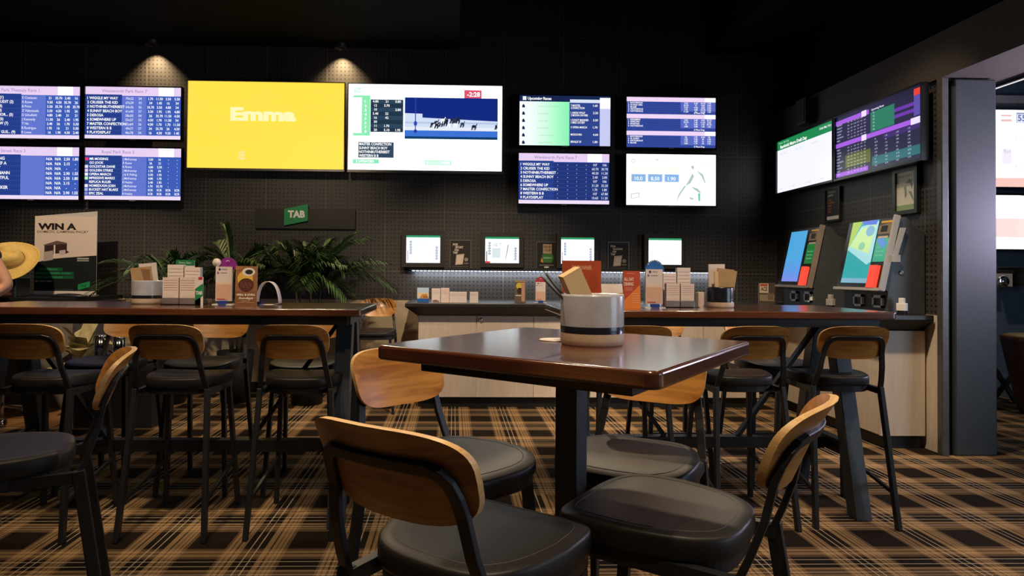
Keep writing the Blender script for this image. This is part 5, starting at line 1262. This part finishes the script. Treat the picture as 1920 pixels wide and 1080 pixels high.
se = [('hip', 'waist'), ('waist', 'chest'), ('chest', 'nb')]
for s, n_ in ((1, 'r'), (-1, 'l')):
    sh[n_ + 'sh'] = ((s * 0.18, 0, 1.41), 0.08); sh[n_ + 'sl'] = ((s * 0.27, 0.01, 1.28), 0.075); se += [('chest', n_ + 'sh'), (n_ + 'sh', n_ + 'sl')]
skinned('shirt', sh, se, 'shirt', P)
tr = {'pelvis': ((0, 0, 0.93), 0.165)}; te = []
for s, n_ in ((1, 'r'), (-1, 'l')):
    tr[n_ + 'hip'] = ((s * 0.10, 0, 0.86), 0.11); tr[n_ + 'kn'] = ((s * 0.12, -0.02, 0.50), 0.08); tr[n_ + 'an'] = ((s * 0.13, 0.01, 0.10), 0.062)
    te += [('pelvis', n_ + 'hip'), (n_ + 'hip', n_ + 'kn'), (n_ + 'kn', n_ + 'an')]
skinned('trousers', tr, te, 'trousers', P)
skinned('hair', {'a': ((0, 0.03, 1.70), 0.10), 'b': ((0, 0.01, 1.775), 0.075)}, [('a', 'b')], 'hair', P)
mb = MB()
for s in (-1, 1):
    mb.lathe([(0.011, -0.011), (0.013, 0), (0.008, 0.009), (0, 0.011)], 'white_plastic', 12, (s * 0.033, -0.088, 1.69))
mb.build('eyes', P)
mb = MB(); mb.prism([(-0.014, -0.09, 1.645), (0.014, -0.09, 1.645), (0.006, -0.092, 1.685), (-0.006, -0.092, 1.685)], (0, -0.022, -0.004), 'skin'); mb.build('nose', P, 0.006)

# ================================================================== NEXT ROOM
t = thing('tub_seat', 'dark brown tapered tub seat with olive top at the right edge', 'seat', (5.29, 5.75, 0))
mb = MB(); mb.lathe([(0.13, 0.0), (0.15, 0.05), (0.22, 0.40), (0.27, 0.66), (0.275, 0.70), (0.26, 0.70)], 'barrel_wood', 36); mb.build('shell', t)
mb = MB(); mb.lathe([(0.265, 0.66), (0.262, 0.70), (0.22, 0.715), (0.0, 0.72)], ink('#6A5A1E'), 32); mb.build('cushion', t)
t = thing('ashtray', 'clear glass dish on the brown tub seat', 'dish', (5.19, 5.60, 0.712))
mb = MB(); mb.lathe([(0.05, 0.0), (0.07, 0.035), (0.062, 0.035), (0.045, 0.008), (0.0, 0.008)], 'chrome', 20); mb.build('bowl', t)
t = thing('folding_stand', 'black crossed leg stand against the blue wall of the next room', 'stand', (5.42, 6.25, 0))
mb = MB(); mb.bar((-0.17, 0.02, 0.45), (0.12, 0.02, 0.012), 0.03, 0.04, 'black_metal', (0, 1, 0)); mb.build('leg', t)
mb = MB(); mb.bar((-0.17, -0.02, 0.012), (0.30, -0.02, 0.55), 0.03, 0.04, 'black_metal', (0, 1, 0)); mb.build('leg', t)
t = thing('wall_bracket', 'black bracket with a round chrome disc on the wall of the next room', 'bracket', (5.62, 6.62, 1.17))
mb = MB(); mb.box(-0.35, 0.5, -0.20, -0.16, 0.10, 0.14, 'black_metal'); mb.box(0.05, 0.30, -0.30, 0.0, -0.02, 0.16, 'black_metal'); mb.build('arm', t)
mb = MB(); mb.lathe([(0.06, 0), (0.065, 0.01), (0.05, 0.03), (0.02, 0.02), (0.0, 0.035)], 'chrome', 28)
for i, v in enumerate(mb.v): mb.v[i] = (v[0] - 0.09, -0.21 - v[2], v[1] + 0.02)
mb.build('chrome_disc', t)
mb = MB(); mb.box(-0.20, 0.02, -0.205, -0.15, -0.03, 0.10, 'grey_plastic'); mb.build('housing', t)
t = thing('cornice_light', 'thin white line of light along the soffit edge of the next room', 'light strip', (3.88, 3.2, 2.585))
mb = MB(); mb.box(-0.02, 0.02, -1.2, 1.42, 0.0, 0.02, 'black_metal'); mb.build('channel', t)
mb = MB(); mb.box(-0.004, 0.006, -1.2, 1.42, -0.005, 0.0, glow('#FFF6FF', 0.8)); mb.build('diffuser', t)
mb = MB(); mb.box(4.6, 8.0, 6.50, 6.62, 3.02, 3.10, 'grey_plastic'); structure(mb, 'trim_6')
area('next_room_light', (4.9, 3.7, 1.7), (3.7, 3.9, 2.6), 0.7, 0.7, 75, (0.78, 0.70, 1.0))
